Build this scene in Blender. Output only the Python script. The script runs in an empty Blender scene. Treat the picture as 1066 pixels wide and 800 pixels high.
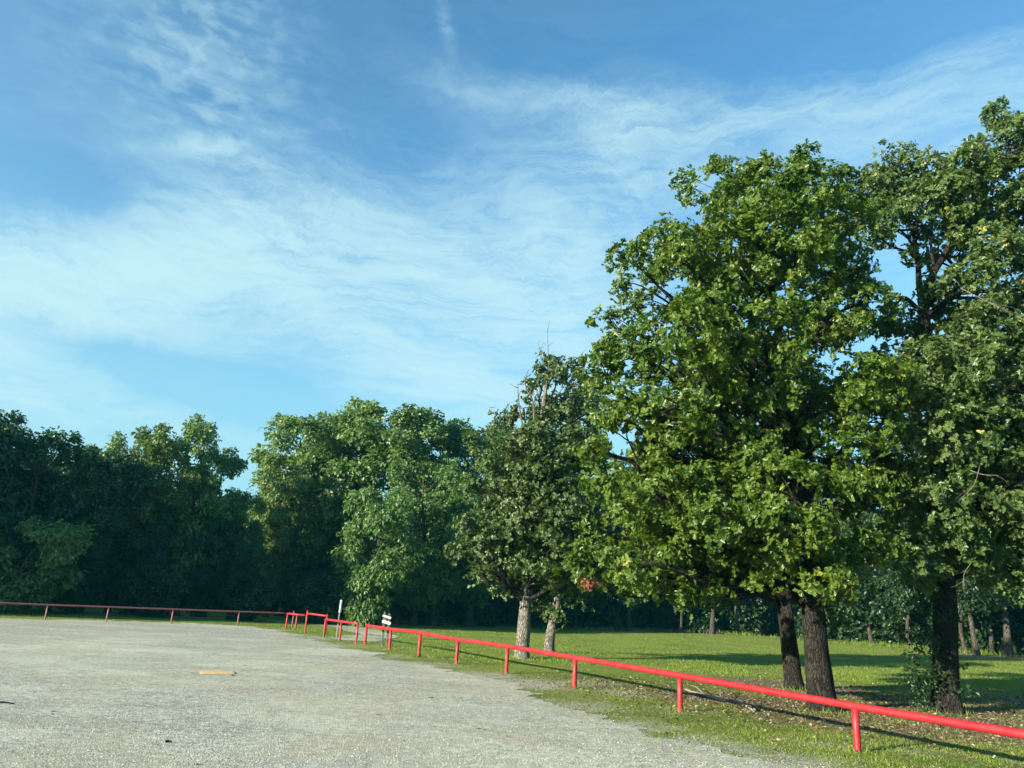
import bpy, math, random
import numpy as np
from mathutils import Vector, Matrix

rng = np.random.default_rng(7)
random.seed(7)
scn = bpy.context.scene
col = scn.collection

# ------------------------------------------------------------------ camera
CAM_H, PITCH, ROLL, FOC = 1.65, 16.0, 3.1, 801.0
cam = bpy.data.objects.new('camera', bpy.data.cameras.new('camera'))
col.objects.link(cam)
cam.data.sensor_width = 36.0
cam.data.lens = FOC / 1066 * 36
cam.data.clip_start = 0.05
cam.data.clip_end = 3000
cam.matrix_world = (Matrix.Translation((0, 0, CAM_H)) @ Matrix.Rotation(math.radians(90 + PITCH), 4, 'X')
                    @ Matrix.Rotation(math.radians(ROLL), 4, 'Z'))
scn.camera = cam
_M = np.array(cam.matrix_world.to_3x3())
R_, U_, F_ = _M[:, 0], _M[:, 1], -_M[:, 2]
C0 = np.array([0, 0, CAM_H])


def ray(px, py):
    return F_ + R_ * (px - 533) / FOC - U_ * (py - 400) / FOC


def at(px, py, Y):
    """real place of a thing seen in direction (px, py), Y metres ahead"""
    d = ray(px, py)
    return C0 + d * (Y / d[1])


def gnd(px, py, z=0.0):
    d = ray(px, py)
    return C0 + d * ((z - CAM_H) / d[2])


def atx(px, Y, z=0.0):
    k = (px - 533) / FOC
    # (x,Y,z-H).R = k (x,Y,z-H).F
    h = z - CAM_H
    return (k * (Y * F_[1] + h * F_[2]) - Y * R_[1] - h * R_[2]) / (R_[0] - k * F_[0])


# ------------------------------------------------------------------ node helper
class NB:
    def __init__(self, tree):
        self.t = tree

    def n(self, typ, ins=None, **kw):
        nd = self.t.nodes.new(typ)
        for k, v in kw.items():
            setattr(nd, k, v)
        if ins:
            for k, v in ins.items():
                s = nd.inputs[k]
                if isinstance(v, bpy.types.NodeSocket):
                    self.t.links.new(v, s)
                else:
                    s.default_value = v
        return nd

    def m(self, op, a, b=0.0, c=0.0, clamp=False):
        nd = self.n('ShaderNodeMath', {0: a, 1: b, 2: c}, operation=op, use_clamp=clamp)
        return nd.outputs[0]

    def mix(self, f, a, b, blend='MIX'):
        nd = self.n('ShaderNodeMix', None, data_type='RGBA', blend_type=blend)
        for s, v in ((nd.inputs[0], f), (nd.inputs[6], a), (nd.inputs[7], b)):
            if isinstance(v, bpy.types.NodeSocket):
                self.t.links.new(v, s)
            else:
                s.default_value = v if not isinstance(v, tuple) else (*v, 1)[:4]
        return nd.outputs[2]

    def ramp(self, f, stops, interp='LINEAR'):
        nd = self.n('ShaderNodeValToRGB', {0: f})
        cr = nd.color_ramp
        cr.interpolation = interp
        while len(cr.elements) < len(stops):
            cr.elements.new(0.5)
        for e, (p, c) in zip(cr.elements, stops):
            e.position = p
            e.color = (*c, 1) if isinstance(c, tuple) else (c, c, c, 1)
        return nd.outputs[0]

    def sm(self, f, a, b):
        nd = self.n('ShaderNodeMapRange', {0: f, 1: a, 2: b, 3: 0.0, 4: 1.0}, interpolation_type='SMOOTHSTEP')
        return nd.outputs[0]

    def noise(self, vec, scale, detail=4, rough=0.55, dist=0.0, out=0):
        nd = self.n('ShaderNodeTexNoise', {'Vector': vec, 'Scale': scale, 'Detail': detail, 'Roughness': rough,
                                           'Distortion': dist})
        return nd.outputs[out]

    def mapping(self, vec, loc=(0, 0, 0), rot=(0, 0, 0), scale=(1, 1, 1), typ='POINT'):
        return self.n('ShaderNodeMapping', {'Vector': vec, 'Location': loc, 'Rotation': rot, 'Scale': scale},
                      vector_type=typ).outputs[0]


# ------------------------------------------------------------------ sky, sun, exposure
SUN_EL = math.radians(15.0)
SUN_DIR = Vector((-0.81, -0.585, 0)).normalized() * math.cos(SUN_EL) + Vector((0, 0, math.sin(SUN_EL)))
SUN_ROT = math.atan2(SUN_DIR.x, SUN_DIR.y)
SKY_STRENGTH = 0.10

world = bpy.data.worlds.new('World')
scn.world = world
world.use_nodes = True
wt = world.node_tree
wt.nodes.clear()
B = NB(wt)
sky = B.n('ShaderNodeTexSky', sky_type='NISHITA', sun_disc=False, sun_elevation=SUN_EL, sun_rotation=SUN_ROT % (2 * math.pi),
          altitude=300, air_density=1.0, dust_density=0.4, ozone_density=2.0)
gen = B.n('ShaderNodeTexCoord').outputs['Generated']
sep = B.n('ShaderNodeSeparateXYZ', {0: gen})
az = B.m('MULTIPLY', B.m('ARCTAN2', sep.outputs[0], sep.outputs[1]), 57.2958)
el = B.m('MULTIPLY', B.m('ARCSINE', sep.outputs[2]), 57.2958)
w1 = B.n('ShaderNodeSeparateColor', {0: B.noise(gen, 2.2, 3, 0.55, 0.0, 1)})
w2 = B.n('ShaderNodeSeparateColor', {0: B.noise(gen, 8.0, 6, 0.68, 0.6, 1)})


def warp(x, i, a1, a2):
    x = B.m('ADD', x, B.m('MULTIPLY', B.m('SUBTRACT', w1.outputs[i], 0.5), a1))
    return B.m('ADD', x, B.m('MULTIPLY', B.m('SUBTRACT', w2.outputs[i], 0.5), a2))


P0 = B.n('ShaderNodeCombineXYZ', {0: warp(az, 0, 10, 5.0), 1: warp(el, 1, 7, 3.2), 2: 0.0}).outputs[0]


def azel(px, py):
    d = ray(px, py)
    d = d / np.linalg.norm(d)
    return math.degrees(math.atan2(d[0], d[1])), math.degrees(math.asin(d[2]))


def blob(px, py, rx, ry, ang, wgt, P=None):
    """soft elliptical patch of cirrus; radii in degrees, angle counterclockwise"""
    a, e = azel(px, py)
    v = B.mapping(P if P is not None else P0, (a, e, 0), (0, 0, math.radians(ang)), (rx, ry, 1), 'TEXTURE')
    d2 = B.n('ShaderNodeVectorMath', {0: v, 1: v}, operation='DOT_PRODUCT').outputs['Value']
    return B.m('MULTIPLY', B.m('EXPONENT', B.m('MULTIPLY', d2, -1.0)), wgt)


def total(items):
    s = items[0]
    for i in items[1:]:
        s = B.m('ADD', s, i)
    return s


big = total([blob(*b) for b in (
    (20, 285, 8, 2.5, 8, .50), (110, 275, 9, 3.0, 14, .70), (230, 240, 11, 3.6, 14, .75), (330, 265, 12, 4.6, 0, .58), (440, 265, 12, 5, -6, .52),
    (560, 270, 9, 7, -10, .62), (400, 350, 11, 2.2, -16, .65), (470, 400, 9, 3.0, -10, .7), (590, 340, 7, 5, 0, .55),
    (680, 200, 9, 6, 0, .36), (560, 100, 8, .9, -4, .34), (740, 118, 12, 2.0, 2, .32), (900, 125, 12, 2.8, 0, .42),
        (960, 75, 11, 1.2, 3, .12), (650, 130, 3, 3.5, 30, .35), (800, 30, 10, 1.5, 8, .12),
    (30, 410, 7, 1.4, 6, .35), (110, 440, 9, 1.6, -4, .30), (330, 420, 7, 1.2, 5, .35), (240, 455, 6, 2, 0, .35),
     (250, 145, 7, .6, 14, .5), (150, 345, 9, 1.1, -18, .35), (-60, 330, 12, 4, 10, .6),
    (1200, 140, 14, 6, 0, .5), (-300, 250, 25, 8, 5, .6), (1600, 250, 25, 8, -5, .6))])
neg = total([blob(*b) for b in ((240, 392, 9, 1.9, -14, .95), (120, 370, 8, 1.7, -8, .5), (540, 378, 4.0, 1.0, -8, .6), (60, 200, 8, 3.0, 5, .5),
                                (640, 40, 10, 2.5, 0, .12), (900, 20, 16, 3.0, 0, .3), (470, 135, 5, 1.5, 0, .08))])
trail = blob(465, 28, .55, 1.7, 24, 0.16, B.n('ShaderNodeCombineXYZ', {0: warp(az, 2, 0.0, .7), 1: el, 2: 0.0}).outputs[0])
hi = blob(215, 70, 8.0, 5.5, -28, 1.0)
str1 = B.noise(B.mapping(P0, (0, 0, 0), (0, 0, math.radians(-9)), (0.05, 0.17, 1)), 1.0, 9, 0.70, 1.1)
str2 = B.noise(B.mapping(P0, (7, 3, 0), (0, 0, math.radians(24)), (0.06, 0.24, 1)), 1.0, 8, 0.72, 0.9)
fine = B.noise(B.mapping(P0, (3, 9, 0), (0, 0, math.radians(10)), (0.10, 0.75, 1)), 1.0, 7, 0.72, 1.4)
strk = B.m('ADD', B.m('MULTIPLY', str1, 0.42), B.m('ADD', B.m('MULTIPLY', str2, 0.30), B.m('MULTIPLY', fine, 0.28)))
strk = B.sm(strk, 0.39, 0.61)
Pm = B.n('ShaderNodeCombineXYZ', {0: az, 1: el, 2: 0.0}).outputs[0]
mack = B.noise(B.mapping(Pm, (0, 0, 0), (0, 0, math.radians(32)), (0.50, 1.0, 1)), 1.0, 3, 0.5, 0.25)
mack = B.sm(mack, 0.42, 0.70)
rip = B.noise(B.mapping(Pm, (2, 5, 0), (0, 0, math.radians(32)), (0.06, 0.5, 1)), 1.0, 5, 0.6, 0.8)
hi = B.m('MULTIPLY', hi, B.m('ADD', B.m('MULTIPLY', mack, 0.26), B.m('MULTIPLY', B.sm(rip, .35, .65), 0.22)))
body = B.m('MAXIMUM', B.m('SUBTRACT', big, neg), 0.0)
alpha = B.m('MULTIPLY', body, B.m('ADD', B.m('MULTIPLY', strk, 0.95), 0.22))
alpha = B.m('ADD', alpha, hi)
alpha = B.m('ADD', alpha, B.m('MULTIPLY', trail, B.m('ADD', .3, B.sm(fine, .35, .65))))
alpha = B.m('ADD', alpha, B.m('MULTIPLY', strk, 0.035))
alpha = B.m('ADD', alpha, B.m('MULTIPLY', B.sm(el, 30.0, 0.0), 0.14))
alpha = B.m('ADD', alpha, B.m('MULTIPLY', B.sm(az, -5.0, -60.0), 0.10))
alpha = B.m('MULTIPLY', B.m('SUBTRACT', 1.0, B.m('EXPONENT', B.m('MULTIPLY', alpha, -1.55))), B.sm(el, -2.0, 3.0))
skyc = B.mix(1.0, sky.outputs[0], (0.52, 0.95, 1.04), 'MULTIPLY')
skyc = B.mix(B.m('MULTIPLY', B.sm(el, 30.0, 1.0), 0.75), skyc, (1.15, 2.35, 2.80))
cloudy = B.mix(alpha, skyc, (2.15, 3.25, 3.50))
bg = B.n('ShaderNodeBackground', {'Color': cloudy, 'Strength': SKY_STRENGTH})
wo = B.n('ShaderNodeOutputWorld', {0: bg.outputs[0]})

sun = bpy.data.objects.new('sun', bpy.data.lights.new('sun', 'SUN'))
col.objects.link(sun)
sun.data.energy = 5.0
sun.data.angle = math.radians(0.55)
sun.data.color = (1.0, 0.90, 0.70)
sun.rotation_euler = SUN_DIR.to_track_quat('Z', 'Y').to_euler()
sun.location = (-60, -40, 60)

scn.view_settings.view_transform = 'Standard'
scn.view_settings.look = 'None'
scn.view_settings.gamma = 1
scn.view_settings.use_curve_mapping = False
scn.view_settings.exposure = 1.45
scn.render.engine = 'CYCLES'
cy = scn.cycles
cy.max_bounces = 6
cy.diffuse_bounces = 3
cy.glossy_bounces = 2
cy.transmission_bounces = 3
cy.transparent_max_bounces = 4
cy.volume_bounces = 0
cy.use_denoising = True
cy.sample_clamp_indirect = 6


# ------------------------------------------------------------------ object helpers
def tag(o, label=None, cat=None, group=None, kind=None):
    for k, v in (('label', label), ('category', cat), ('group', group), ('kind', kind)):
        if v:
            o[k] = v
    return o


def empty(name, loc, label, cat, group=None):
    o = bpy.data.objects.new(name, None)
    o.location = loc
    o.empty_display_size = 0.2
    col.objects.link(o)
    return tag(o, label, cat, group)


def link_mesh(name, me, material=None, parent=None, loc=None):
    o = bpy.data.objects.new(name, me)
    col.objects.link(o)
    if material:
        me.materials.append(material)
    if parent:
        o.parent = parent
    if loc is not None:
        o.location = loc
    return o


def fast_mesh(name, verts, loops, starts, rnd=None, smooth=False):
    me = bpy.data.meshes.new(name)
    verts = np.asarray(verts, np.float32)
    me.vertices.add(len(verts))
    me.vertices.foreach_set('co', verts.ravel())
    loops = np.asarray(loops, np.int32)
    me.loops.add(len(loops))
    me.loops.foreach_set('vertex_index', loops)
    me.polygons.add(len(starts))
    me.polygons.foreach_set('loop_start', np.asarray(starts, np.int32))
    if rnd is not None:
        a = me.attributes.new('rnd', 'FLOAT', 'POINT')
        a.data.foreach_set('value', np.asarray(rnd, np.float32))
    me.update(calc_edges=True)
    me.polygons.foreach_set('use_smooth', np.full(len(starts), smooth))
    me.validate()
    return me


class Tubes:
    """tapered tubes collected in one mesh"""
    def __init__(self):
        self.v, self.f = [], []
        self.k = 0

    def tube(self, pts, rad, sides=8, wob=0.0, cap=True):
        pts = np.asarray(pts, float)
        rad = np.asarray(rad, float)
        n = len(pts)
        tang = np.gradient(pts, axis=0)
        tang /= np.linalg.norm(tang, axis=1)[:, None] + 1e-9
        ref = np.array([1.0, 0.13, 0.05]) if abs(tang[0][0]) < 0.8 else np.array([0.0, 1.0, 0.1])
        a = np.cross(tang, ref)
        a /= np.linalg.norm(a, axis=1)[:, None]
        b = np.cross(tang, a)
        th = np.linspace(0, 2 * np.pi, sides, endpoint=False)
        ph = rng.random(4) * 6
        rr = rad[:, None] * (1 + wob * (np.sin(3 * th + ph[0])[None] * 0.5 + 0.6 * np.sin(5 * th[None] + ph[1] + np.arange(n)[:, None] * 0.35)
                                        + 0.5 * np.sin(2 * th[None] + np.arange(n)[:, None] * 0.9)))
        V = pts[:, None] + a[:, None] * (np.cos(th)[None, :, None] * rr[..., None]) + b[:, None] * (np.sin(th)[None, :, None] * rr[..., None])
        self.v.append(V.reshape(-1, 3))
        i = np.arange(n - 1)[:, None] * sides
        j = np.arange(sides)[None]
        q = np.stack([i + j, i + (j + 1) % sides, i + sides + (j + 1) % sides, i + sides + j], -1).reshape(-1, 4) + self.k
        self.f += q.tolist()
        if cap:
            self.f.append((self.k + np.arange(sides))[::-1].tolist())
            self.f.append((self.k + (n - 1) * sides + np.arange(sides)).tolist())
        self.k += n * sides

    def box(self, c, sx, sy, sz, rz=0.0, rx=0.0, bev=0.0):
        import bmesh
        bm = bmesh.new()
        bmesh.ops.create_cube(bm, size=1)
        for v in bm.verts:
            v.co = Vector((v.co.x * sx, v.co.y * sy, v.co.z * sz))
        if bev:
            bmesh.ops.bevel(bm, geom=bm.edges[:], offset=bev, segments=2, affect='EDGES', profile=0.5)
        Mx = Matrix.Translation(c) @ Matrix.Rotation(rz, 4, 'Z') @ Matrix.Rotation(rx, 4, 'Y')
        bm.verts.index_update()
        self.v.append(np.array([Mx @ v.co for v in bm.verts]))
        self.f += [[v.index + self.k for v in f.verts] for f in bm.faces]
        self.k += len(bm.verts)
        bm.free()

    def build(self, name, material, parent=None, origin=(0, 0, 0), smooth=True):
        V = np.concatenate(self.v) - np.asarray(origin)
        loops, starts, s = [], [], 0
        for f in self.f:
            starts.append(s)
            loops += f
            s += len(f)
        me = fast_mesh(name, V, loops, starts, None, smooth)
        return link_mesh(name, me, material, parent)


def spline(ctrl, n):
    """smooth curve through control points (Catmull-Rom); works on any column count"""
    c = np.asarray(ctrl, float)
    c = np.vstack([2 * c[0] - c[1], c, 2 * c[-1] - c[-2]])
    m = len(c) - 3
    t = np.linspace(0, m - 1e-6, n)
    i = t.astype(int)
    u = (t - i)[:, None]
    p0, p1, p2, p3 = c[i], c[i + 1], c[i + 2], c[i + 3]
    return 0.5 * (2 * p1 + (p2 - p0) * u + (2 * p0 - 5 * p1 + 4 * p2 - p3) * u ** 2 + (3 * p1 - p0 - 3 * p2 + p3) * u ** 3)


def wav(x, y, s, seed=0):
    """cheap smooth noise in -1..1 from rotated sines"""
    r = np.random.default_rng(seed)
    v = 0
    for k in range(6):
        a = r.random() * 6.28
        f = s * (0.7 + 0.9 * r.random())
        v = v + np.sin((x * math.cos(a) + y * math.sin(a)) * f + r.random() * 6.28 + 1.3 * np.sin((y * math.cos(a) - x * math.sin(a)) * f * 0.6 + k))
    return v / 3.2


def sstep(x, a, b):
    t = np.clip((x - a) / (b - a), 0, 1)
    return t * t * (3 - 2 * t)


def gh(x, y):
    """height of the ground"""
    x = np.asarray(x, float)
    y = np.asarray(y, float)
    right = sstep(x + 0.0 * y, 2.0, 12.0)
    rise = 0.35 * sstep(y, 34, 62) * right
    und = 0.07 * wav(x, y, 0.22, 5) * sstep(y, 16, 30) * sstep(x, -2, 8)
    return rise + und


# ------------------------------------------------------------------ materials
def new_mat(name):
    m = bpy.data.materials.new(name)
    m.use_nodes = True
    m.node_tree.nodes.clear()
    b = NB(m.node_tree)
    return m, b


def finish(b, shader, disp=None):
    o = b.n('ShaderNodeOutputMaterial', {0: shader})
    return o


def leaf_mat(name, dark, light, odd, oddp=0.03, trans=0.35, rough=0.42):
    m, b = new_mat(name)
    r = b.n('ShaderNodeAttribute', attribute_name='rnd').outputs['Fac']
    oi = b.n('ShaderNodeObjectInfo').outputs['Random']
    pos = b.n('ShaderNodeNewGeometry').outputs['Position']
    big_ = b.noise(pos, 0.9, 2, 0.5)
    f = b.m('ADD', b.m('MULTIPLY', r, 0.55), b.m('MULTIPLY', b.sm(big_, .3, .7), 0.45))
    c = b.mix(f, dark, light)
    c = b.mix(b.m('GREATER_THAN', r, 1 - oddp), c, odd)
    hsv = b.n('ShaderNodeHueSaturation', {'Hue': b.m('ADD', 0.49, b.m('MULTIPLY', oi, 0.02)),
                                          'Value': b.m('ADD', 0.88, b.m('MULTIPLY', oi, 0.24)), 'Color': c})
    c = hsv.outputs[0]
    pr = b.n('ShaderNodeBsdfPrincipled', {'Base Color': c, 'Roughness': rough, 'Specular IOR Level': 0.45})
    tc = b.mix(1.0, c, (1.5, 1.7, 0.55), 'MULTIPLY')
    tr = b.n('ShaderNodeBsdfTranslucent', {'Color': tc})
    mx = b.n('ShaderNodeMixShader', {0: trans, 1: pr.outputs[0], 2: tr.outputs[0]})
    finish(b, mx.outputs[0])
    return m


def bark_mat(name, c1, c2, c3, scale=1.0):
    m, b = new_mat(name)
    oc = b.n('ShaderNodeTexCoord').outputs['Object']
    v = b.mapping(oc, scale=(scale, scale, scale * 0.28))
    warpd = b.n('ShaderNodeVectorMath', {0: v, 1: b.n('ShaderNodeVectorMath', {0: b.noise(v, 6, 3, .6, 0, 1), 'Scale': 0.18}, operation='SCALE').outputs[0]},
                operation='ADD').outputs[0]
    vo = b.n('ShaderNodeTexVoronoi', {'Vector': warpd, 'Scale': 22.0}, feature='DISTANCE_TO_EDGE').outputs[0]
    ridge = b.sm(vo, 0.0, 0.22)
    n1 = b.noise(oc, 2.5, 5, 0.6)
    c = b.mix(ridge, c1, c2)
    c = b.mix(b.m('MULTIPLY', b.sm(n1, .5, .75), 0.7), c, c3)
    bump = b.n('ShaderNodeBump', {'Strength': 0.9, 'Distance': 0.03, 'Height': b.m('ADD', ridge, b.m('MULTIPLY', b.noise(v, 40, 3), 0.4))})
    pr = b.n('ShaderNodeBsdfPrincipled', {'Base Color': c, 'Roughness': 0.9, 'Specular IOR Level': 0.2, 'Normal': bump.outputs[0]})
    finish(b, pr.outputs[0])
    return m


def plain_mat(name, c, rough=0.6, var=0.12, scale=8.0, spec=0.4, bump=0.1):
    m, b = new_mat(name)
    oc = b.n('ShaderNodeTexCoord').outputs['Object']
    n1 = b.noise(oc, scale, 5, 0.65)
    dk = tuple(x * (1 - 2.2 * var) for x in c)
    lt = tuple(min(1, x * (1 + 1.4 * var)) for x in c)
    cc = b.mix(b.sm(n1, .3, .7), dk, lt)
    bp = b.n('ShaderNodeBump', {'Strength': bump, 'Distance': 0.01, 'Height': b.noise(oc, scale * 9, 3)})
    pr = b.n('ShaderNodeBsdfPrincipled', {'Base Color': cc, 'Roughness': rough, 'Specular IOR Level': spec, 'Normal': bp.outputs[0]})
    finish(b, pr.outputs[0])
    return m


M = {}
M['leaf_oak'] = leaf_mat('oak leaf', (0.038, 0.084, 0.009), (0.112, 0.162, 0.019), (0.24, 0.24, 0.03), 0.008, 0.30)
M['leaf_pale'] = leaf_mat('pale oak leaf', (0.044, 0.090, 0.022), (0.122, 0.178, 0.052), (0.30, 0.30, 0.08), 0.008, 0.30)
M['leaf_mid'] = leaf_mat('grey green oak leaf', (0.044, 0.092, 0.026), (0.100, 0.152, 0.046), (0.22, 0.22, 0.08), 0.01, 0.30)
M['leaf_far'] = leaf_mat('forest leaf', (0.062, 0.120, 0.034), (0.120, 0.190, 0.055), (0.15, 0.20, 0.06), 0.02, 0.32)
M['leaf_light'] = leaf_mat('light forest leaf', (0.095, 0.165, 0.050), (0.160, 0.235, 0.080), (0.20, 0.26, 0.10), 0.02, 0.34)
M['leaf_shade'] = leaf_mat('shaded forest leaf', (0.016, 0.056, 0.022), (0.036, 0.088, 0.032), (0.09, 0.13, 0.05), 0.01, 0.26)  # forest leaf darkened, the shade of the wood is in its colour
M['leaf_deep_shade'] = leaf_mat('deep-shade forest leaf', (0.010, 0.036, 0.011), (0.026, 0.060, 0.017), (0.05, 0.08, 0.03), 0.01, 0.2)  # darkest forest leaf, deep shade under the trees worked into the green
M['leaf_ivy'] = leaf_mat('ivy leaf', (0.014, 0.042, 0.012), (0.032, 0.075, 0.020), (0.10, 0.16, 0.04), 0.02, 0.25)
M['leaf_brown'] = leaf_mat('dead oak leaf', (0.20, 0.085, 0.045), (0.38, 0.19, 0.11), (0.45, 0.30, 0.2), 0.1, 0.2)
M['bark_dark'] = bark_mat('dark oak bark', (0.008, 0.007, 0.006), (0.031, 0.028, 0.024), (0.062, 0.056, 0.047))  # shade of the low crowns is included in these near-black tones
M['bark_grey'] = bark_mat('grey oak bark', (0.07, 0.065, 0.055), (0.25, 0.235, 0.20), (0.33, 0.31, 0.26))
M['bark_far'] = bark_mat('forest bark', (0.03, 0.026, 0.022), (0.095, 0.082, 0.066), (0.15, 0.13, 0.105), 0.6)
M['dead'] = plain_mat('bare dead wood', (0.24, 0.205, 0.165), 0.85, 0.15, 14)
M['snag'] = plain_mat('dark dead wood', (0.10, 0.085, 0.07), 0.85, 0.15, 14)


def red_paint(k=1.0, g=0.0):
    m, b = new_mat('red pipe paint')
    oc = b.n('ShaderNodeTexCoord').outputs['Object']
    n1 = b.noise(oc, 3.0, 5, 0.6)
    n2 = b.noise(oc, 26.0, 5, 0.7)
    c = b.mix(b.sm(n1, .3, .7), (0.28 * k, 0.009 + g, 0.016 + g), (0.39 * k, 0.016 + g, 0.024 + g))
    c = b.mix(b.m('MULTIPLY', b.sm(n2, .54, .68), 0.65), c, (0.30, 0.055, 0.045))
    c = b.mix(b.m('MULTIPLY', b.sm(b.noise(oc, 60, 3, .6), .68, .74), 0.8), c, (0.10, 0.05, 0.035))
    bp = b.n('ShaderNodeBump', {'Strength': 0.25, 'Distance': 0.004, 'Height': n2})
    pr = b.n('ShaderNodeBsdfPrincipled', {'Base Color': c, 'Roughness': b.m('ADD', .38, b.m('MULTIPLY', n1, .3)), 'Specular IOR Level': 0.5, 'Normal': bp.outputs[0]})
    finish(b, pr.outputs[0])
    return m


M['red'] = red_paint()
M['red_hazed'] = red_paint(0.62, 0.055)  # dulled red: shade and haze over the far rail put into its colour
M['wood_grey'] = plain_mat('weathered grey timber', (0.13, 0.135, 0.115), 0.85, 0.2, 9, 0.2, 0.5)
M['white'] = plain_mat('white board paint', (0.78, 0.80, 0.78), 0.6, 0.04, 12)
M['galv'] = plain_mat('galvanised steel', (0.20, 0.21, 0.20), 0.55, 0.1, 14)
M['rust'] = plain_mat('dull red brown reflector', (0.35, 0.10, 0.07), 0.6, 0.15, 14)


def gravel_mat():
    m, b = new_mat('crushed limestone gravel')
    pos = b.n('ShaderNodeNewGeometry').outputs['Position']
    wp = b.n('ShaderNodeVectorMath', {0: pos, 1: b.n('ShaderNodeVectorMath', {0: b.noise(pos, 20, 2, .5, 0, 1), 'Scale': 0.03}, operation='SCALE').outputs[0]},
             operation='ADD').outputs[0]
    v1 = b.n('ShaderNodeTexVoronoi', {'Vector': wp, 'Scale': 52.0, 'Randomness': 1.0})
    v2 = b.n('ShaderNodeTexVoronoi', {'Vector': wp, 'Scale': 21.0, 'Randomness': 1.0})
    cs = b.n('ShaderNodeSeparateColor', {0: v1.outputs['Color']}).outputs[0]
    cs2 = b.n('ShaderNodeSeparateColor', {0: v2.outputs['Color']}).outputs[1]
    stone = b.ramp(cs, [(0.0, (0.15, 0.152, 0.118)), (0.3, (0.37, 0.375, 0.295)), (0.65, (0.53, 0.535, 0.43)), (1.0, (0.74, 0.73, 0.60))])
    stone = b.mix(b.m('MULTIPLY', b.m('GREATER_THAN', cs2, 0.82), 0.45), stone, (0.62, 0.61, 0.56))
    stone = b.mix(b.m('MULTIPLY', b.m('LESS_THAN', cs2, 0.10), 0.5), stone, (0.16, 0.155, 0.14))
    gap = b.sm(v1.outputs['Distance'], 0.35, 0.62)
    stone = b.mix(b.m('MULTIPLY', gap, 0.45), stone, (0.20, 0.19, 0.17))
    # packed fines, tyre tracks and dusty patches
    big1 = b.noise(pos, 0.16, 4, 0.55, 0.6)
    track = b.noise(b.mapping(pos, rot=(0, 0, math.radians(-24)), scale=(0.10, 0.50, 1)), 1.0, 6, 0.68, 1.1)
    mid = b.noise(pos, 1.1, 5, 0.62, 0.4)
    stone = b.mix(b.m('MULTIPLY', b.sm(big1, .42, .60), 0.60), stone, (0.56, 0.545, 0.42))
    stone = b.mix(b.m('MULTIPLY', b.sm(track, .49, .62), 0.38), stone, (0.25, 0.25, 0.215))
    stone = b.mix(b.m('MULTIPLY', b.sm(track, .46, .34), 0.38), stone, (0.62, 0.61, 0.48))
    stone = b.mix(b.m('MULTIPLY', b.sm(mid, .50, .64), 0.45), stone, (0.24, 0.24, 0.20))
    stone = b.mix(b.m('MULTIPLY', b.sm(b.noise(pos, 0.42, 5, .62, .5), .47, .60), 0.55), stone, (0.37, 0.325, 0.23))
    mot = b.noise(pos, 7.0, 6, 0.72, 0.2)
    stone = b.mix(b.m('MULTIPLY', b.sm(mot, .50, .62), 0.50), stone, (0.22, 0.22, 0.175))
    stone = b.mix(b.m('MULTIPLY', b.sm(mot, .47, .36), 0.50), stone, (0.66, 0.655, 0.54))
    h = b.m('ADD', b.m('MULTIPLY', b.m('SUBTRACT', 0.6, v1.outputs['Distance']), 0.012), b.m('MULTIPLY', cs, 0.008))
    h = b.m('ADD', h, b.m('MULTIPLY', mid, 0.04))
    bp = b.n('ShaderNodeBump', {'Strength': 0.7, 'Distance': 0.8, 'Height': h})
    pr = b.n('ShaderNodeBsdfPrincipled', {'Base Color': stone, 'Roughness': 0.93, 'Specular IOR Level': 0.2, 'Normal': bp.outputs[0]})
    finish(b, pr.outputs[0])
    return m


M['gravel'] = gravel_mat()

TREE_SPOTS = []   # (x, y, radius) of bare leafy soil under the trees, filled below


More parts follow.
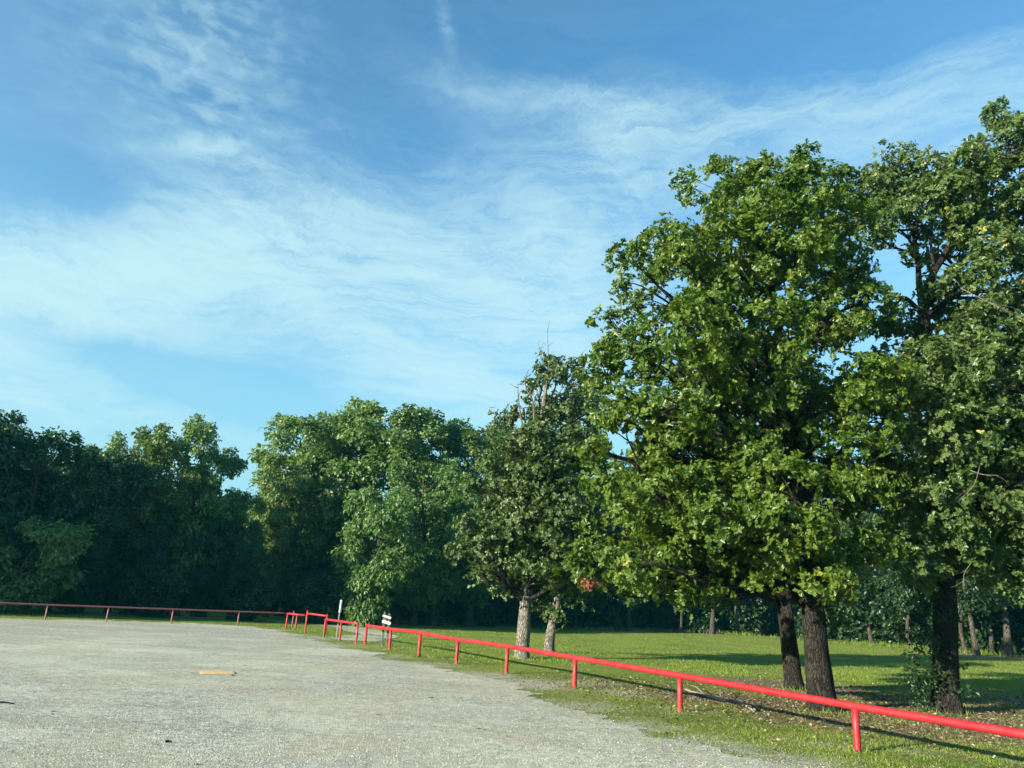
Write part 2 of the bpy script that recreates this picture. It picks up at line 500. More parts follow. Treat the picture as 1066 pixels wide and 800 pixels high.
def ground_mat(spots, stones):
    m, b = new_mat('lawn and soil')
    pos = b.n('ShaderNodeNewGeometry').outputs['Position']
    s = b.n('ShaderNodeSeparateXYZ', {0: pos})
    n1 = b.noise(pos, 0.35, 5, 0.6, 0.4)
    n2 = b.noise(pos, 2.2, 5, 0.65)
    n3 = b.noise(pos, 16, 4, 0.7)
    n4 = b.noise(pos, 70, 3, 0.7)
    g = b.mix(b.sm(n1, .35, .65), (0.13, 0.20, 0.030), (0.20, 0.26, 0.045))
    g = b.mix(b.m('MULTIPLY', b.sm(n2, .46, .68), .6), g, (0.27, 0.25, 0.085))
    g = b.mix(b.m('MULTIPLY', b.sm(n3, .52, .7), .45), g, (0.05, 0.09, 0.02))
    g = b.mix(b.m('MULTIPLY', b.sm(n4, .55, .7), .35), g, (0.24, 0.25, 0.10))
    soil = b.mix(b.sm(n3, .35, .65), (0.13, 0.10, 0.065), (0.30, 0.25, 0.17))
    soil = b.mix(b.m('MULTIPLY', b.sm(n4, .56, .66), .6), soil, (0.42, 0.38, 0.30))
    mask = None
    for (x, y, r, w) in spots:
        v = b.mapping(pos, (x, y, 0), (0, 0, 0), (r, r, 1000), 'TEXTURE')
        d2 = b.n('ShaderNodeVectorMath', {0: v, 1: v}, operation='DOT_PRODUCT').outputs['Value']
        e = b.m('MULTIPLY', b.m('EXPONENT', b.m('MULTIPLY', d2, -1.0)), w)
        mask = e if mask is None else b.m('MAXIMUM', mask, e)
    mask = b.m('ADD', mask, b.m('MULTIPLY', b.m('SUBTRACT', b.m('ADD', b.m('MULTIPLY', n2, .6), b.m('MULTIPLY', n3, .4)), 0.5), 1.5))
    mask = b.sm(mask, 0.38, 0.62)
    c = b.mix(mask, g, soil)
    vz = b.n('ShaderNodeTexVoronoi', {'Vector': pos, 'Scale': 48.0})
    st = b.ramp(b.n('ShaderNodeSeparateColor', {0: vz.outputs['Color']}).outputs[0], [(0, (.14, .125, .09)), (.4, (.36, .35, .29)), (1, (.68, .67, .58))])
    gm = None
    for (x, y, r, w) in stones:
        v = b.mapping(pos, (x, y, 0), (0, 0, 0), (r, r, 1000), 'TEXTURE')
        d2 = b.n('ShaderNodeVectorMath', {0: v, 1: v}, operation='DOT_PRODUCT').outputs['Value']
        e = b.m('MULTIPLY', b.m('EXPONENT', b.m('MULTIPLY', d2, -1.0)), w)
        gm = e if gm is None else b.m('MAXIMUM', gm, e)
    gm = b.m('ADD', gm, b.m('MULTIPLY', b.m('SUBTRACT', b.m('ADD', b.m('MULTIPLY', n2, .5), b.m('MULTIPLY', n3, .5)), 0.5), 2.2))
    c = b.mix(b.m('MULTIPLY', b.sm(gm, 0.35, 0.85), .85), c, st)
    # leafy floor of the woods
    edge = b.m('ADD', b.m('ADD', s.outputs[1], b.m('MULTIPLY', b.m('MAXIMUM', b.m('SUBTRACT', s.outputs[0], 17.0), 0.0), 0.85)), b.m('ADD', b.m('MULTIPLY', n1, 5), b.m('MULTIPLY', s.outputs[0], -0.02)))
    floor = b.mix(b.sm(n3, .3, .7), (0.05, 0.042, 0.025), (0.15, 0.115, 0.07))
    c = b.mix(b.sm(edge, 64.0, 67.0), c, floor)
    bp = b.n('ShaderNodeBump', {'Strength': 0.9, 'Distance': 0.08, 'Height': b.m('ADD', n3, b.m('MULTIPLY', n4, 0.6))})
    pr = b.n('ShaderNodeBsdfPrincipled', {'Base Color': c, 'Roughness': 0.95, 'Specular IOR Level': 0.12, 'Normal': bp.outputs[0]})
    finish(b, pr.outputs[0])
    return m


def attr_mat(name, stops, rough=0.8, trans=0.0):
    m, b = new_mat(name)
    r = b.n('ShaderNodeAttribute', attribute_name='rnd').outputs['Fac']
    c = b.ramp(r, stops)
    pr = b.n('ShaderNodeBsdfPrincipled', {'Base Color': c, 'Roughness': rough, 'Specular IOR Level': 0.25})
    sh = pr.outputs[0]
    if trans:
        tr = b.n('ShaderNodeBsdfTranslucent', {'Color': b.mix(1.0, c, (1.3, 1.4, 0.8), 'MULTIPLY')})
        sh = b.n('ShaderNodeMixShader', {0: trans, 1: sh, 2: tr.outputs[0]}).outputs[0]
    finish(b, sh)
    return m


M['grass'] = attr_mat('grass blade', [(0, (0.11, 0.18, 0.022)), (0.5, (0.18, 0.26, 0.035)), (0.8, (0.25, 0.31, 0.06)), (0.9, (0.30, 0.27, 0.11)), (1, (0.38, 0.33, 0.19))], 0.6, 0.35)
M['stone'] = attr_mat('loose limestone chips', [(0, (0.15, 0.15, 0.125)), (0.3, (0.34, 0.34, 0.285)), (0.75, (0.46, 0.455, 0.36)), (1, (0.60, 0.59, 0.48))], 0.92)
M['litter'] = attr_mat('fallen oak leaves', [(0, (0.05, 0.035, 0.02)), (0.4, (0.13, 0.09, 0.055)), (0.75, (0.24, 0.18, 0.11)), (1, (0.40, 0.34, 0.25))], 0.8, 0.1)
M['dark_bits'] = attr_mat('dark clods and bark bits', [(0, (0.03, 0.028, 0.024)), (1, (0.09, 0.08, 0.065))], 0.9)

# ------------------------------------------------------------------ ground
SP = [(at(825, 716, 21)[0], 21.3, 2.6, 1.0), (6.2, 15.5, 2.6, .85), (9.2, 16.5, 2.6, .7), (7.5, 13.8, 2.4, .75), (4.6, 17.0, 2.2, .72), (3.0, 18.6, 1.6, .55), (11.0, 18.5, 2.6, .55),
      (13.5, 20.5, 3.0, .6), (9.6, 60, 5, .7), (16, 62, 5, .9), (22, 62, 5, .8), (28, 47, 3.5, .9), (33, 47, 4, .8), (2.4, 20.2, 1.2, .5)]
M['ground'] = ground_mat(SP, [(*gnd(*p)[:2], q, w) for p, q, w in (((830, 795), 1.3, .75), ((740, 776), 1.2, .8), ((660, 756), 1.2, .7), ((600, 735), 1.5, .7), ((550, 712), 1.6, 1.0),
    ((610, 712), 1.2, .8), ((650, 722), 1.1, .75), ((500, 703), 1.6, .8), ((440, 692), 1.8, .7), ((400, 683), 2.0, .6), ((360, 672), 2.6, .6), ((320, 664), 3, .7), ((700, 738), 1.0, .6), ((860, 775), 1.0, .6), ((940, 780), .9, .55), ((1040, 790), .9, .5))])


def grid_mesh(name, xs, ys, zf):
    X, Y = np.meshgrid(xs, ys)
    Z = zf(X, Y)
    V = np.stack([X, Y, Z], -1).reshape(-1, 3)
    nx, ny = len(xs), len(ys)
    i = np.arange(ny - 1)[:, None] * nx + np.arange(nx - 1)[None]
    q = np.stack([i, i + 1, i + nx + 1, i + nx], -1).reshape(-1)
    return fast_mesh(name, V, q, np.arange(0, len(q), 4), None, True)


xs = np.concatenate([[-1500, -700, -300, -150, -90], np.arange(-60, 70, 0.8), [90, 150, 300, 700, 1500]])
ys = np.concatenate([[-1500, -600, -200, -80], np.arange(-30, 90, 0.8), [120, 200, 500, 1500]])
g_o = link_mesh('ground', grid_mesh('ground', xs, ys, gh), M['ground'])
tag(g_o, kind='structure')

# gravel lot: edge read along the lawn, then the far fence, then out of view
edge_px = [(830, 800), (760, 785), (700, 769), (650, 754), (600, 741), (560, 725), (520, 711), (480, 702), (440, 693), (405, 685), (385, 678),
           (360, 673), (330, 668), (305, 661), (285, 656)]
edge = [gnd(*p)[:2] for p in edge_px]
E0, E1 = np.array(edge[0]), np.array(edge[1])
dirn = (E0 - E1) / np.linalg.norm(E0 - E1)
front = [E0 + dirn * t for t in (45, 18, 7, 3)]
far = [gnd(245, 651.2)[:2], gnd(182, 648.8)[:2], gnd(115, 646.6)[:2], gnd(40, 644.8)[:2]]
fd = (np.array(far[-1]) - np.array(far[0])); fd /= np.linalg.norm(fd)
left = [np.array(far[-1]) + fd * t for t in (8, 20, 45)]
poly = front + [np.array(e) for e in edge] + [np.array(e) for e in far] + left
P2 = spline(poly, 2400)
nrm = np.gradient(P2, axis=0)
nrm = np.stack([nrm[:, 1], -nrm[:, 0]], 1)
nrm /= np.linalg.norm(nrm, axis=1)[:, None]
amp = 0.16 + 0.010 * P2[:, 1]
P2 = P2 + nrm * (amp * (wav(P2[:, 0], P2[:, 1], 1.3, 1) * 0.9 + 0.6 * wav(P2[:, 0], P2[:, 1], 4.5, 2) + 0.5 * wav(P2[:, 0], P2[:, 1], 13, 3)))[:, None]
EDGE = P2
outer = np.array([[-70, -60], [20, -60]])
ring = np.vstack([P2, outer])
me = bpy.data.meshes.new('gravel_lot')
me.from_pydata([(x, y, 0.0) for x, y in ring], [], [list(range(len(ring)))[::-1]])
import bmesh
bm = bmesh.new()
bm.from_mesh(me)
bmesh.ops.triangulate(bm, faces=bm.faces[:])
for v in bm.verts:
    v.co.z = float(gh(v.co.x, v.co.y)) + 0.006
for f in bm.faces:
    if f.normal.z < 0:
        f.normal_flip()
bm.to_mesh(me)
bm.free()
tag(link_mesh('gravel_lot', me, M['gravel']), kind='structure')


def inside_lot(x, y):
    """even-odd test against the lot outline"""
    px, py = ring[:, 0][::6], ring[:, 1][::6]
    x = np.asarray(x); y = np.asarray(y)
    c = np.zeros(x.shape, bool)
    j = len(px) - 1
    for i in range(len(px)):
        if py[i] != py[j]:
            k = ((py[i] > y) != (py[j] > y)) & (x < (px[j] - px[i]) * (y - py[i]) / (py[j] - py[i]) + px[i])
            c ^= k
        j = i
    return c


def edge_dist(x, y):
    e = EDGE[::24]
    return np.sqrt(((x[:, None] - e[None, :, 0]) ** 2 + (y[:, None] - e[None, :, 1]) ** 2).min(1))


# gravel track running behind the far fence
tr_c = np.array([[-48, 24], [-34, 34], [-24, 42], [-15.5, 48.0], [-9.5, 45.5], [-6.6, 40.5], [-5.5, 35.5], [-5.6, 31.5]])
tr = spline(tr_c, 160)
tn = np.gradient(tr, axis=0)
tn = np.stack([tn[:, 1], -tn[:, 0]], 1)
tn /= np.linalg.norm(tn, axis=1)[:, None]
hw = 0.9 + 0.25 * wav(tr[:, 0], tr[:, 1], 0.8, 9)
L_, R2_ = tr + tn * hw[:, None], tr - tn * (0.9 + 0.25 * wav(tr[:, 0], tr[:, 1], 0.9, 12))[:, None]
V = np.vstack([np.c_[L_, gh(L_[:, 0], L_[:, 1]) + 0.012], np.c_[R2_, gh(R2_[:, 0], R2_[:, 1]) + 0.012]])
n = len(tr)
q = []
for i in range(n - 1):
    q += [i, i + 1, n + i + 1, n + i]
tag(link_mesh('gravel_path', fast_mesh('gravel_path', V, q, np.arange(0, len(q), 4)), M['gravel']), kind='structure')

# ------------------------------------------------------------------ small ground cover
def unit(v):
    return v / (np.linalg.norm(v, axis=-1, keepdims=True) + 1e-9)


def cards(name, P, A, Bv, size, template, faces, rnd):
    """place a small shaped face group (leaf, blade, chip) at every point"""
    N = np.cross(A, Bv)
    T = np.asarray(template, float)
    V = P[:, None] + size[:, None, None] * (T[None, :, 0, None] * A[:, None] + T[None, :, 1, None] * Bv[:, None] + T[None, :, 2, None] * N[:, None])
    k = len(T)
    base = (np.arange(len(P)) * k)[:, None]
    fl = np.concatenate([np.array(f) for f in faces])
    loops = (base + fl[None]).ravel()
    lens = np.array([len(f) for f in faces])
    st = np.concatenate([[0], np.cumsum(lens)[:-1]])
    starts = (np.arange(len(P)) * lens.sum())[:, None] + st[None]
    return fast_mesh(name, V.reshape(-1, 3), loops, starts.ravel(), np.repeat(rnd, k))


def rand_unit(n):
    return unit(rng.normal(size=(n, 3)))


BLADE = ([(-.08, 0, 0), (.08, 0, 0), (.05, .6, .08), (0, 1, .22), (-.05, .6, .08)], [(0, 1, 2, 4), (4, 2, 3)])
TRI = ([(-.12, 0, 0), (.12, 0, 0), (0, 1, .15)], [(0, 1, 2)])
CHIP = ([(1, 0, 0), (0, 1, 0), (-1, 0, 0), (0, -1, 0), (0.1, 0.1, .75), (.6, .6, .1), (-.7, .5, .15)], [(0, 5, 4), (5, 1, 4), (1, 6, 4), (6, 2, 4), (2, 3, 4), (3, 0, 4)])


def sample_view(n, y0, y1, x_of=lambda y: (-0.75 * y - 1, 0.85 * y + 2)):
    # density falls with distance so that it stays even in the picture
    y = 1 / (rng.random(n) * (1 / y0 - 1 / y1) + 1 / y1)
    a, b_ = x_of(y)
    x = a + (b_ - a) * rng.random(n)
    return x, y


def rough_soil(x, y):
    v = np.zeros_like(x)
    for (sx, sy, r, w) in SP:
        v = np.maximum(v, w * np.exp(-((x - sx) ** 2 + (y - sy) ** 2) / r ** 2))
    return v


def lawn(n, y0, y1, h0, h1, T):
    x, y = sample_view(n, y0, y1)
    ins = inside_lot(x, y)
    ed = edge_dist(x, y)
    patch = 0.5 + 0.5 * wav(x, y, 1.6, 21) + 0.35 * wav(x, y, 6.0, 22)
    dens = np.where(ins, 0.30 * np.exp(-ed / 0.55) * (patch > 0.55), np.clip(0.10 + ed / 3.4, 0, 1) * np.clip(patch + 0.30, 0.10, 1))
    dens = dens * np.clip(1.1 - 0.85 * rough_soil(x, y) * (0.6 + 0.5 * (patch < .5)), 0.05, 1)
    k = rng.random(n) < dens
    x, y, patch = x[k], y[k], patch[k]
    m_ = len(x)
    up = unit(np.c_[rng.normal(0, .45, m_), rng.normal(0, .45, m_), np.ones(m_)])
    side = unit(np.cross(up, rand_unit(m_)))
    sz = (h0 + (h1 - h0) * rng.random(m_)) * (0.7 + 0.5 * np.clip(patch, 0, 1))
    P = np.c_[x, y, gh(x, y) - 0.004]
    r = np.clip(rng.random(m_) * 0.62 + 0.16 * (1 - np.clip(patch, 0, 1)) + 0.30 * (rng.random(m_) < .16 + .35 * rough_soil(x, y) + .35 * np.exp(-edge_dist(x, y) / 2.0)), 0, 1)
    return P, side, up, sz, r


def join_cards(name, sets, T):
    P, A, U, S, Rn = [np.concatenate(z) for z in zip(*sets)]
    return cards(name, P, A, U, S, T[0], T[1], Rn)


g1 = link_mesh('grass', join_cards('grass', [lawn(230000, 9, 24, .025, .055, BLADE), lawn(170000, 24, 66, .04, .09, BLADE)], BLADE), M['grass'])
tag(g1, kind='stuff')

# tall weeds and seedlings along the edge of the woods
x = np.concatenate([rng.uniform(2, 40, 5000)])
y = 61.5 - .85 * np.maximum(x - 17, 0) + 2.2 * wav(x, x * 0, .5, 31) + rng.normal(0, .9, len(x))
k = rng.random(len(x)) < np.clip(.55 + .6 * wav(x, y, .8, 33), 0, 1)
x, y = x[k], y[k]
up = unit(np.c_[rng.normal(0, .5, len(x)), rng.normal(0, .5, len(x)), np.ones(len(x))])
me = cards('weeds', np.c_[x, y, gh(x, y)], unit(np.cross(up, rand_unit(len(x)))), up, rng.uniform(.10, .40, len(x)), *BLADE, rng.random(len(x)) * .3)
tag(link_mesh('weeds', me, M['grass']), kind='stuff')

# loose chips on the gravel
x, y = sample_view(130000, 5.5, 34, lambda y: (-0.8 * y - 1, 0.7 * y + 1))
ins = inside_lot(x, y)
ed = edge_dist(x, y)
k = ins | (rng.random(len(x)) < 0.85 * np.exp(-ed / 1.1))
x, y = x[k], y[k]
m_ = len(x)
th = rng.random(m_) * 6.28
A = np.c_[np.cos(th), np.sin(th), rng.normal(0, .15, m_)]
Bv = np.c_[-np.sin(th), np.cos(th), rng.normal(0, .15, m_)]
sz = np.clip(rng.lognormal(-5.05, .34, m_), .003, .016)
me = cards('gravel_chips', np.c_[x, y, gh(x, y) + .006], unit(A), unit(Bv) * rng.uniform(.6, 1, (m_, 1)), sz, *CHIP, rng.random(m_))
tag(link_mesh('gravel_chips', me, M['stone']), kind='stuff')

# leaf litter under the oaks and along the fence
LIT = ([(0, -.5, 0), (.28, -.1, .10), (.22, .3, .16), (0, .5, .05), (-.22, .3, .18), (-.28, -.1, .08)], [(0, 1, 2, 3), (0, 3, 4, 5)])
xx, yy = [], []
for (sx, sy, r, w), c in zip(SP, (1500, 2600, 2400, 1900, 1300, 600, 1300, 1400, 400, 500, 500, 700, 700, 400)):
    xx.append(rng.normal(sx, r * .75, c)); yy.append(rng.normal(sy, r * .75, c))
x, y = np.concatenate(xx), np.concatenate(yy)
k = ~inside_lot(x, y)
x, y = x[k], y[k]
m_ = len(x)
nn = unit(np.c_[rng.normal(0, .45, m_), rng.normal(0, .45, m_), np.ones(m_)])
A = unit(np.cross(nn, rand_unit(m_)))
me = cards('leaf_litter', np.c_[x, y, gh(x, y) + .02], A, np.cross(nn, A), rng.uniform(.03, .075, m_), *LIT, rng.random(m_) ** 1.6)
tag(link_mesh('leaf_litter', me, M['litter']), kind='stuff')

# ------------------------------------------------------------------ trees
OAK = ([(0, 0, 0), (.10, .10, .03), (.07, .24, .02), (.30, .36, .10), (.14, .50, .04), (.40, .66, .13), (.20, .78, .07), (.14, .97, .02), (0, 1.0, -.05),
        (-.14, .97, .02), (-.20, .78, .07), (-.40, .66, .13), (-.14, .50, .04), (-.30, .36, .10), (-.07, .24, .02), (-.10, .10, .03), (0, .5, -.02)],
       [(0, 1, 2, 16), (16, 2, 3, 4), (16, 4, 5, 6, 8), (6, 7, 8), (0, 16, 14, 15), (16, 12, 13, 14), (16, 8, 10, 11, 12), (8, 9, 10)])
OVAL = ([(0, 0, 0), (.26, .3, .09), (.22, .7, .09), (0, 1, -.04), (-.22, .7, .09), (-.26, .3, .09)], [(0, 1, 2, 3), (0, 3, 4, 5)])
SPRAY = ([(0, 0, 0), (.30, .22, .07), (.12, .42, .02), (.36, .70, .12), (0, 1, -.06), (-.36, .66, .12), (-.13, .45, .02), (-.28, .25, .07)],
         [(0, 1, 2, 7), (2, 3, 4, 6), (7, 2, 6), (6, 4, 5)])


def crown_tufts(lobes, per_m2, inner=0.12, shell=(0.72, 1.0)):
    """tuft centres spread over the outside of a set of ellipsoid boughs; lobes rows are x,y,z,rx,ry,rz"""
    L = np.asarray(lobes, float)
    area = 4 * np.pi * ((L[:, 3] * L[:, 4] + L[:, 4] * L[:, 5] + L[:, 3] * L[:, 5]) / 3)
    cs, outs, li = [], [], []
    for i, l in enumerate(L):
        n_ = max(6, int(area[i] * per_m2))
        d = rand_unit(n_)
        # clumpy: pull directions towards random bough ends
        ends = rand_unit(max(5, n_ // 5))
        near = ends[np.argmax(d @ ends.T, axis=1)]
        d = unit(d + near * 0.7)
        rr = rng.uniform(shell[0], shell[1], n_) * (1 + 0.09 * rng.normal(size=n_))
        k = rng.random(n_) < inner
        rr[k] = rng.uniform(0.25, 0.7, k.sum())
        c = l[:3] + d * rr[:, None] * l[3:6]
        dist = np.sqrt((((c[:, None] - L[None, :, :3]) / L[None, :, 3:6]) ** 2).sum(-1))
        dist[:, i] = 9
        keep = (dist.min(1) > 0.62) | k
        cs.append(c[keep]); outs.append(unit(d[keep] * l[3:6].mean() / l[3:6])); li.append(np.full(keep.sum(), i))
    return np.vstack(cs), np.vstack(outs), np.concatenate(li)


def foliage(name, cs, outs, tuft_r, per, size, T, droop=0.25, flat=0.62):
    n_ = len(cs)
    cnt = rng.poisson(per, n_)
    idx = np.repeat(np.arange(n_), cnt)
    m_ = len(idx)
    off = rand_unit(m_) * (rng.random(m_) ** 0.45)[:, None]
    tr_ = (tuft_r * rng.uniform(0.65, 1.35, n_))[idx]
    off = off * tr_[:, None]
    o = outs[idx]
    # tufts are flattish discs leaning outwards and up
    ax = unit(o * 0.6 + np.array([0, 0, 0.9]))
    off -= ax * (off * ax).sum(1)[:, None] * (1 - flat)
    P = cs[idx] + off
    nn = unit(ax * 0.55 + 0.45 * unit(off + 1e-6) + rng.normal(0, .55, (m_, 3)) + np.array([0, 0, .15]))
    tip = unit(unit(off + 1e-6) * .7 + o * .4 + np.array([0, 0, -droop]) + rng.normal(0, .45, (m_, 3)))
    Bv = unit(tip - nn * (tip * nn).sum(1)[:, None])
    A = np.cross(Bv, nn)
    sz = size * rng.uniform(.65, 1.25, m_)
    tr_rnd = rng.random(n_)[idx]
    r = np.clip(0.6 * rng.random(m_) + 0.4 * tr_rnd, 0, 1)
    odd = (rng.random(m_) < 0.018) | ((tr_rnd > .985) & (rng.random(m_) < .5))
    r = np.where(odd, 1.0, r * 0.95)
    return cards(name, P, A, Bv, sz, T[0], T[1], r)


def rosettes(name, cs, outs, tuft_r, tips, leaves, size, T, flat=0.6, droop=.15):
    """oak foliage: every tuft holds twig tips, and every tip carries a whorl of leaves"""
    n_ = len(cs)
    cnt = rng.poisson(tips, n_)
    idx = np.repeat(np.arange(n_), cnt)
    m_ = len(idx)
    off = rand_unit(m_) * (rng.random(m_) ** 0.4 * tuft_r)[:, None] * rng.uniform(.7, 1.4, n_)[idx][:, None]
    ax = unit(outs[idx] * .6 + np.array([0, 0, .8]))
    off -= ax * (off * ax).sum(1)[:, None] * (1 - flat)
    tip = cs[idx] + off
    axis = unit(unit(off + 1e-6) * .55 + outs[idx] * .5 + np.array([0, 0, .35]) + rng.normal(0, .30, (m_, 3)))
    k = rng.poisson(leaves, m_)
    j = np.repeat(np.arange(m_), k)
    q = len(j)
    a = axis[j]
    ref = unit(np.cross(a, rand_unit(q)))
    dirn_ = unit(ref + a * rng.uniform(-.15, .75, q)[:, None] + np.array([0, 0, -droop]) + rng.normal(0, .12, (q, 3)))
    nn = a * .9 - ref * .35 + rng.normal(0, .28, (q, 3))
    nn = unit(nn - dirn_ * (nn * dirn_).sum(1)[:, None])
    P = tip[j] + rng.normal(0, .012, (q, 3))
    sz = size * rng.uniform(.6, 1.2, q)
    tt = rng.random(n_)[idx][j]
    t2 = rng.random(m_)[j]
    rr = np.clip(.35 * rng.random(q) + .3 * tt + .35 * t2, 0, .95)
    odd = (rng.random(q) < .004) | ((t2 > .993) & (rng.random(q) < .6))
    return cards(name, P, np.cross(dirn_, nn), dirn_, sz, T[0], T[1], np.where(odd, 1.0, rr))


def branches(tb, start_pts, start_r, lobes, cs, li, twig_frac=0.5, lim_r=0.09, sides=6):
    """limbs from the trunk line into each bough, then twigs to the tufts"""
    sp = np.asarray(start_pts)
    for i, l in enumerate(lobes):
        c = np.array(l[:3], float)
        # leave the trunk somewhat below the bough
        want = c[2] - 0.55 * np.linalg.norm((c - sp[-1])[:2]) - 0.4
        j = int(np.clip(np.argmin(np.abs(sp[:, 2] - want)), int(len(sp) * .36), len(sp) - 1))
        s = sp[j]
        r0 = min(start_r[j] * 0.62, lim_r * (0.6 + 0.25 * np.linalg.norm(c - s)))
        mid = s * .5 + c * .5 + np.array([rng.normal(0, .12), rng.normal(0, .12), 0.10 * np.linalg.norm(c - s) * rng.uniform(-.3, 1)])
        pts = spline([s, s * .75 + mid * .25 + rng.normal(0, .05, 3), mid, c], 12)
        pts[1:-1] += rng.normal(0, 0.02 * np.linalg.norm(c - s), (10, 3))
        tb.tube(pts, np.linspace(r0, r0 * .35, 12), sides, 0.05)
        ids = np.where(li == i)[0]
        for t in ids:
            if rng.random() > twig_frac:
                continue
            e = cs[t]
            a = pts[rng.integers(6, 12)]
            m2 = a * .5 + e * .5 + rng.normal(0, .1, 3) * np.linalg.norm(e - a) + [0, 0, .08]
            tb.tube(spline([a, m2, e], 5), np.linspace(r0 * .30, r0 * .08 + .003, 5), 3, 0, cap=False)


def trunk_from_px(tb, pts, Y, sides=20, flare=1.5, n=40, yoff=None):
    """pts rows: px, py, width_px at depth Y"""
    c = []
    for i, p in enumerate(pts):
        Yi = Y + (yoff[i] if yoff else 0)
        w = at(p[0], p[1], Yi)
        c.append([*w, p[2] * Yi / FOC / 2])
    c = np.array(c)
    c[0, 2] = float(gh(c[0, 0], c[0, 1])) - 0.08
    s = spline(c, n)
    z0 = s[0, 2]
    fl = 1 + (flare - 1) * np.exp(-(s[:, 2] - z0) / 0.22)
    tb.tube(s[:, :3], s[:, 3] * fl, sides, 0.06)
    return s[:, :3], s[:, 3]


def px_lobes(rows, Y, squash=0.85, deep=1.0):
    out = []
    for r in rows:
        px, py, rad = r[:3]
        dy = r[3] if len(r) > 3 else rng.uniform(-1, 1) * deep
        p = at(px, py, Y + dy)
        rr = rad * (Y + dy) / FOC
        out.append([*p, rr, rr, rr * squash])
    return out


def depth_fill(rows, Y, R, step=1.0):
    """boughs behind and in front of the seen ones, so that the crown is as deep as it is wide"""
    out = []
    for px, py, rad in rows:
        out.append((px, py, rad, rng.uniform(-R, -R * .15)))
        out.append((px, py, rad, rng.uniform(R * .15, R)))
    return out


def dead_twigs(tb, a, b_, n_, spread, r=0.012):
    a, b_ = np.asarray(a), np.asarray(b_)
    L = np.linalg.norm(b_ - a)
    main = spline([a, a * .5 + b_ * .5 + rng.normal(0, .05 * L, 3), b_], 9)
    tb.tube(main, np.linspace(r, r * .35, 9), 5, 0.05)
    for _ in range(n_):
        s = main[rng.integers(2, 9)]
        e = s + (b_ - a) * rng.uniform(.2, .5) + rng.normal(0, spread, 3)
        tb.tube(spline([s, s * .5 + e * .5 + rng.normal(0, spread * .2, 3), e], 5), np.linspace(r * .45, r * .15, 5), 4, 0, cap=False)


# --- the big oak standing behind the rail
def big_oak():
    Y = gnd(855, 740)[1]
    tb = Tubes()
    line, rad = trunk_from_px(tb, [(858, 741, 25), (852, 700, 24), (847, 650, 22), (843, 590, 19), (835, 520, 16), (822, 430, 12), (808, 330, 8), (798, 250, 4)], Y, 24, 1.55, 46)
    root = empty('oak_tree', (line[0][0], line[0][1], 0), 'tallest broad yellow-green oak with a thick dark trunk right behind the red rail', 'tree')
    o = np.array(root.location)
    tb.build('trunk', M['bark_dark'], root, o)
    rows = [(788, 205, 52), (842, 200, 42), (738, 213, 34), (700, 262, 46), (762, 270, 60), (828, 262, 55), (876, 232, 38), (668, 298, 34),
            (655, 365, 40), (716, 352, 60), (795, 345, 62), (868, 325, 50), (905, 310, 28), (640, 425, 30), (690, 430, 56), (765, 440, 60),
            (840, 425, 62), (905, 395, 40), (636, 500, 30), (684, 515, 52), (752, 530, 58), (828, 520, 60), (895, 490, 46),
            (622, 565, 26), (668, 585, 38), (726, 595, 38), (790, 580, 42), (850, 588, 40), (905, 560, 36), (868, 632, 20), (655, 622, 20), (745, 310, 40), (735, 400, 40), (690, 470, 38), (785, 490, 44), (700, 560, 40), (820, 555, 40), (905, 440, 34), (760, 610, 26), (705, 622, 22), (640, 590, 24), (880, 605, 26), (885, 280, 34), (790, 168, 18), (838, 163, 16), (872, 195, 30), (712, 190, 14), (646, 266, 16), (632, 335, 16), (622, 400, 16), (618, 470, 16), (745, 172, 16), (600, 590, 14)]
    L = []
    for r in rows:
        # width of the crown at this height limits how far boughs reach towards and away
        R = 2.6 if 300 < r[1] < 560 else 1.8
        for dy in (rng.uniform(-R, -R * .3), rng.uniform(R * .2, R)) if r[2] > 37 else (rng.uniform(-R * .7, R * .5),):
            L += px_lobes([(r[0], r[1], r[2] * .92, dy)], Y, 0.80)
    cs, outs, li = crown_tufts(L, 5.2, 0.10)
    br = Tubes()
    branches(br, line, rad, L, cs, li, 0.30, 0.055, 7)
    br.build('branches', M['bark_dark'], root, o)
    me = rosettes('crown', cs - o, outs, 0.30, 8.5, 7.5, 0.106, OAK)
    link_mesh('crown', me, M['leaf_oak'], root)
    # a spray of brown leaves low on the left side
    c = np.array([at(613, 603, Y - .8) + rng.normal(0, .10, 3) for _ in range(5)])
    tag(link_mesh('dead_leaf_spray', foliage('dead_leaf_spray', c - o, unit(rng.normal(size=c.shape)), .12, 16, .12, OAK), M['leaf_brown'], root), 'spray of dead reddish brown leaves')
    print('big oak leaves', len(me.vertices) // 17)


def leaning_oak():
    Y = gnd(826, 717)[1]
    tb = Tubes()
    line, rad = trunk_from_px(tb, [(827, 717, 17), (823, 685, 16), (818, 640, 15), (811, 590, 13), (800, 520, 11), (782, 440, 8), (770, 370, 4)], Y, 18, 1.35, 36)
    root = empty('oak_tree', (line[0][0], line[0][1], 0), 'slimmer dark oak trunk leaning left just left of the tallest oak', 'tree')
    o = np.array([line[0][0], line[0][1], 0])
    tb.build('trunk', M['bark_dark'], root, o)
    rows = [(770, 380, 40), (720, 430, 40), (820, 420, 40), (700, 500, 38), (760, 490, 42), (830, 500, 40), (690, 570, 34), (745, 575, 34), (800, 560, 34), (660, 545, 26)]
    L = px_lobes(rows, Y, .75, 1.8)
    cs, outs, li = crown_tufts(L, 4.5, 0.12)
    br = Tubes()
    branches(br, line, rad, L, cs, li, 0.3, 0.05, 6)
    br.build('branches', M['bark_dark'], root, o)
    link_mesh('crown', rosettes('crown', cs - o, outs, 0.36, 6, 7, 0.13, OAK), M['leaf_oak'], root)


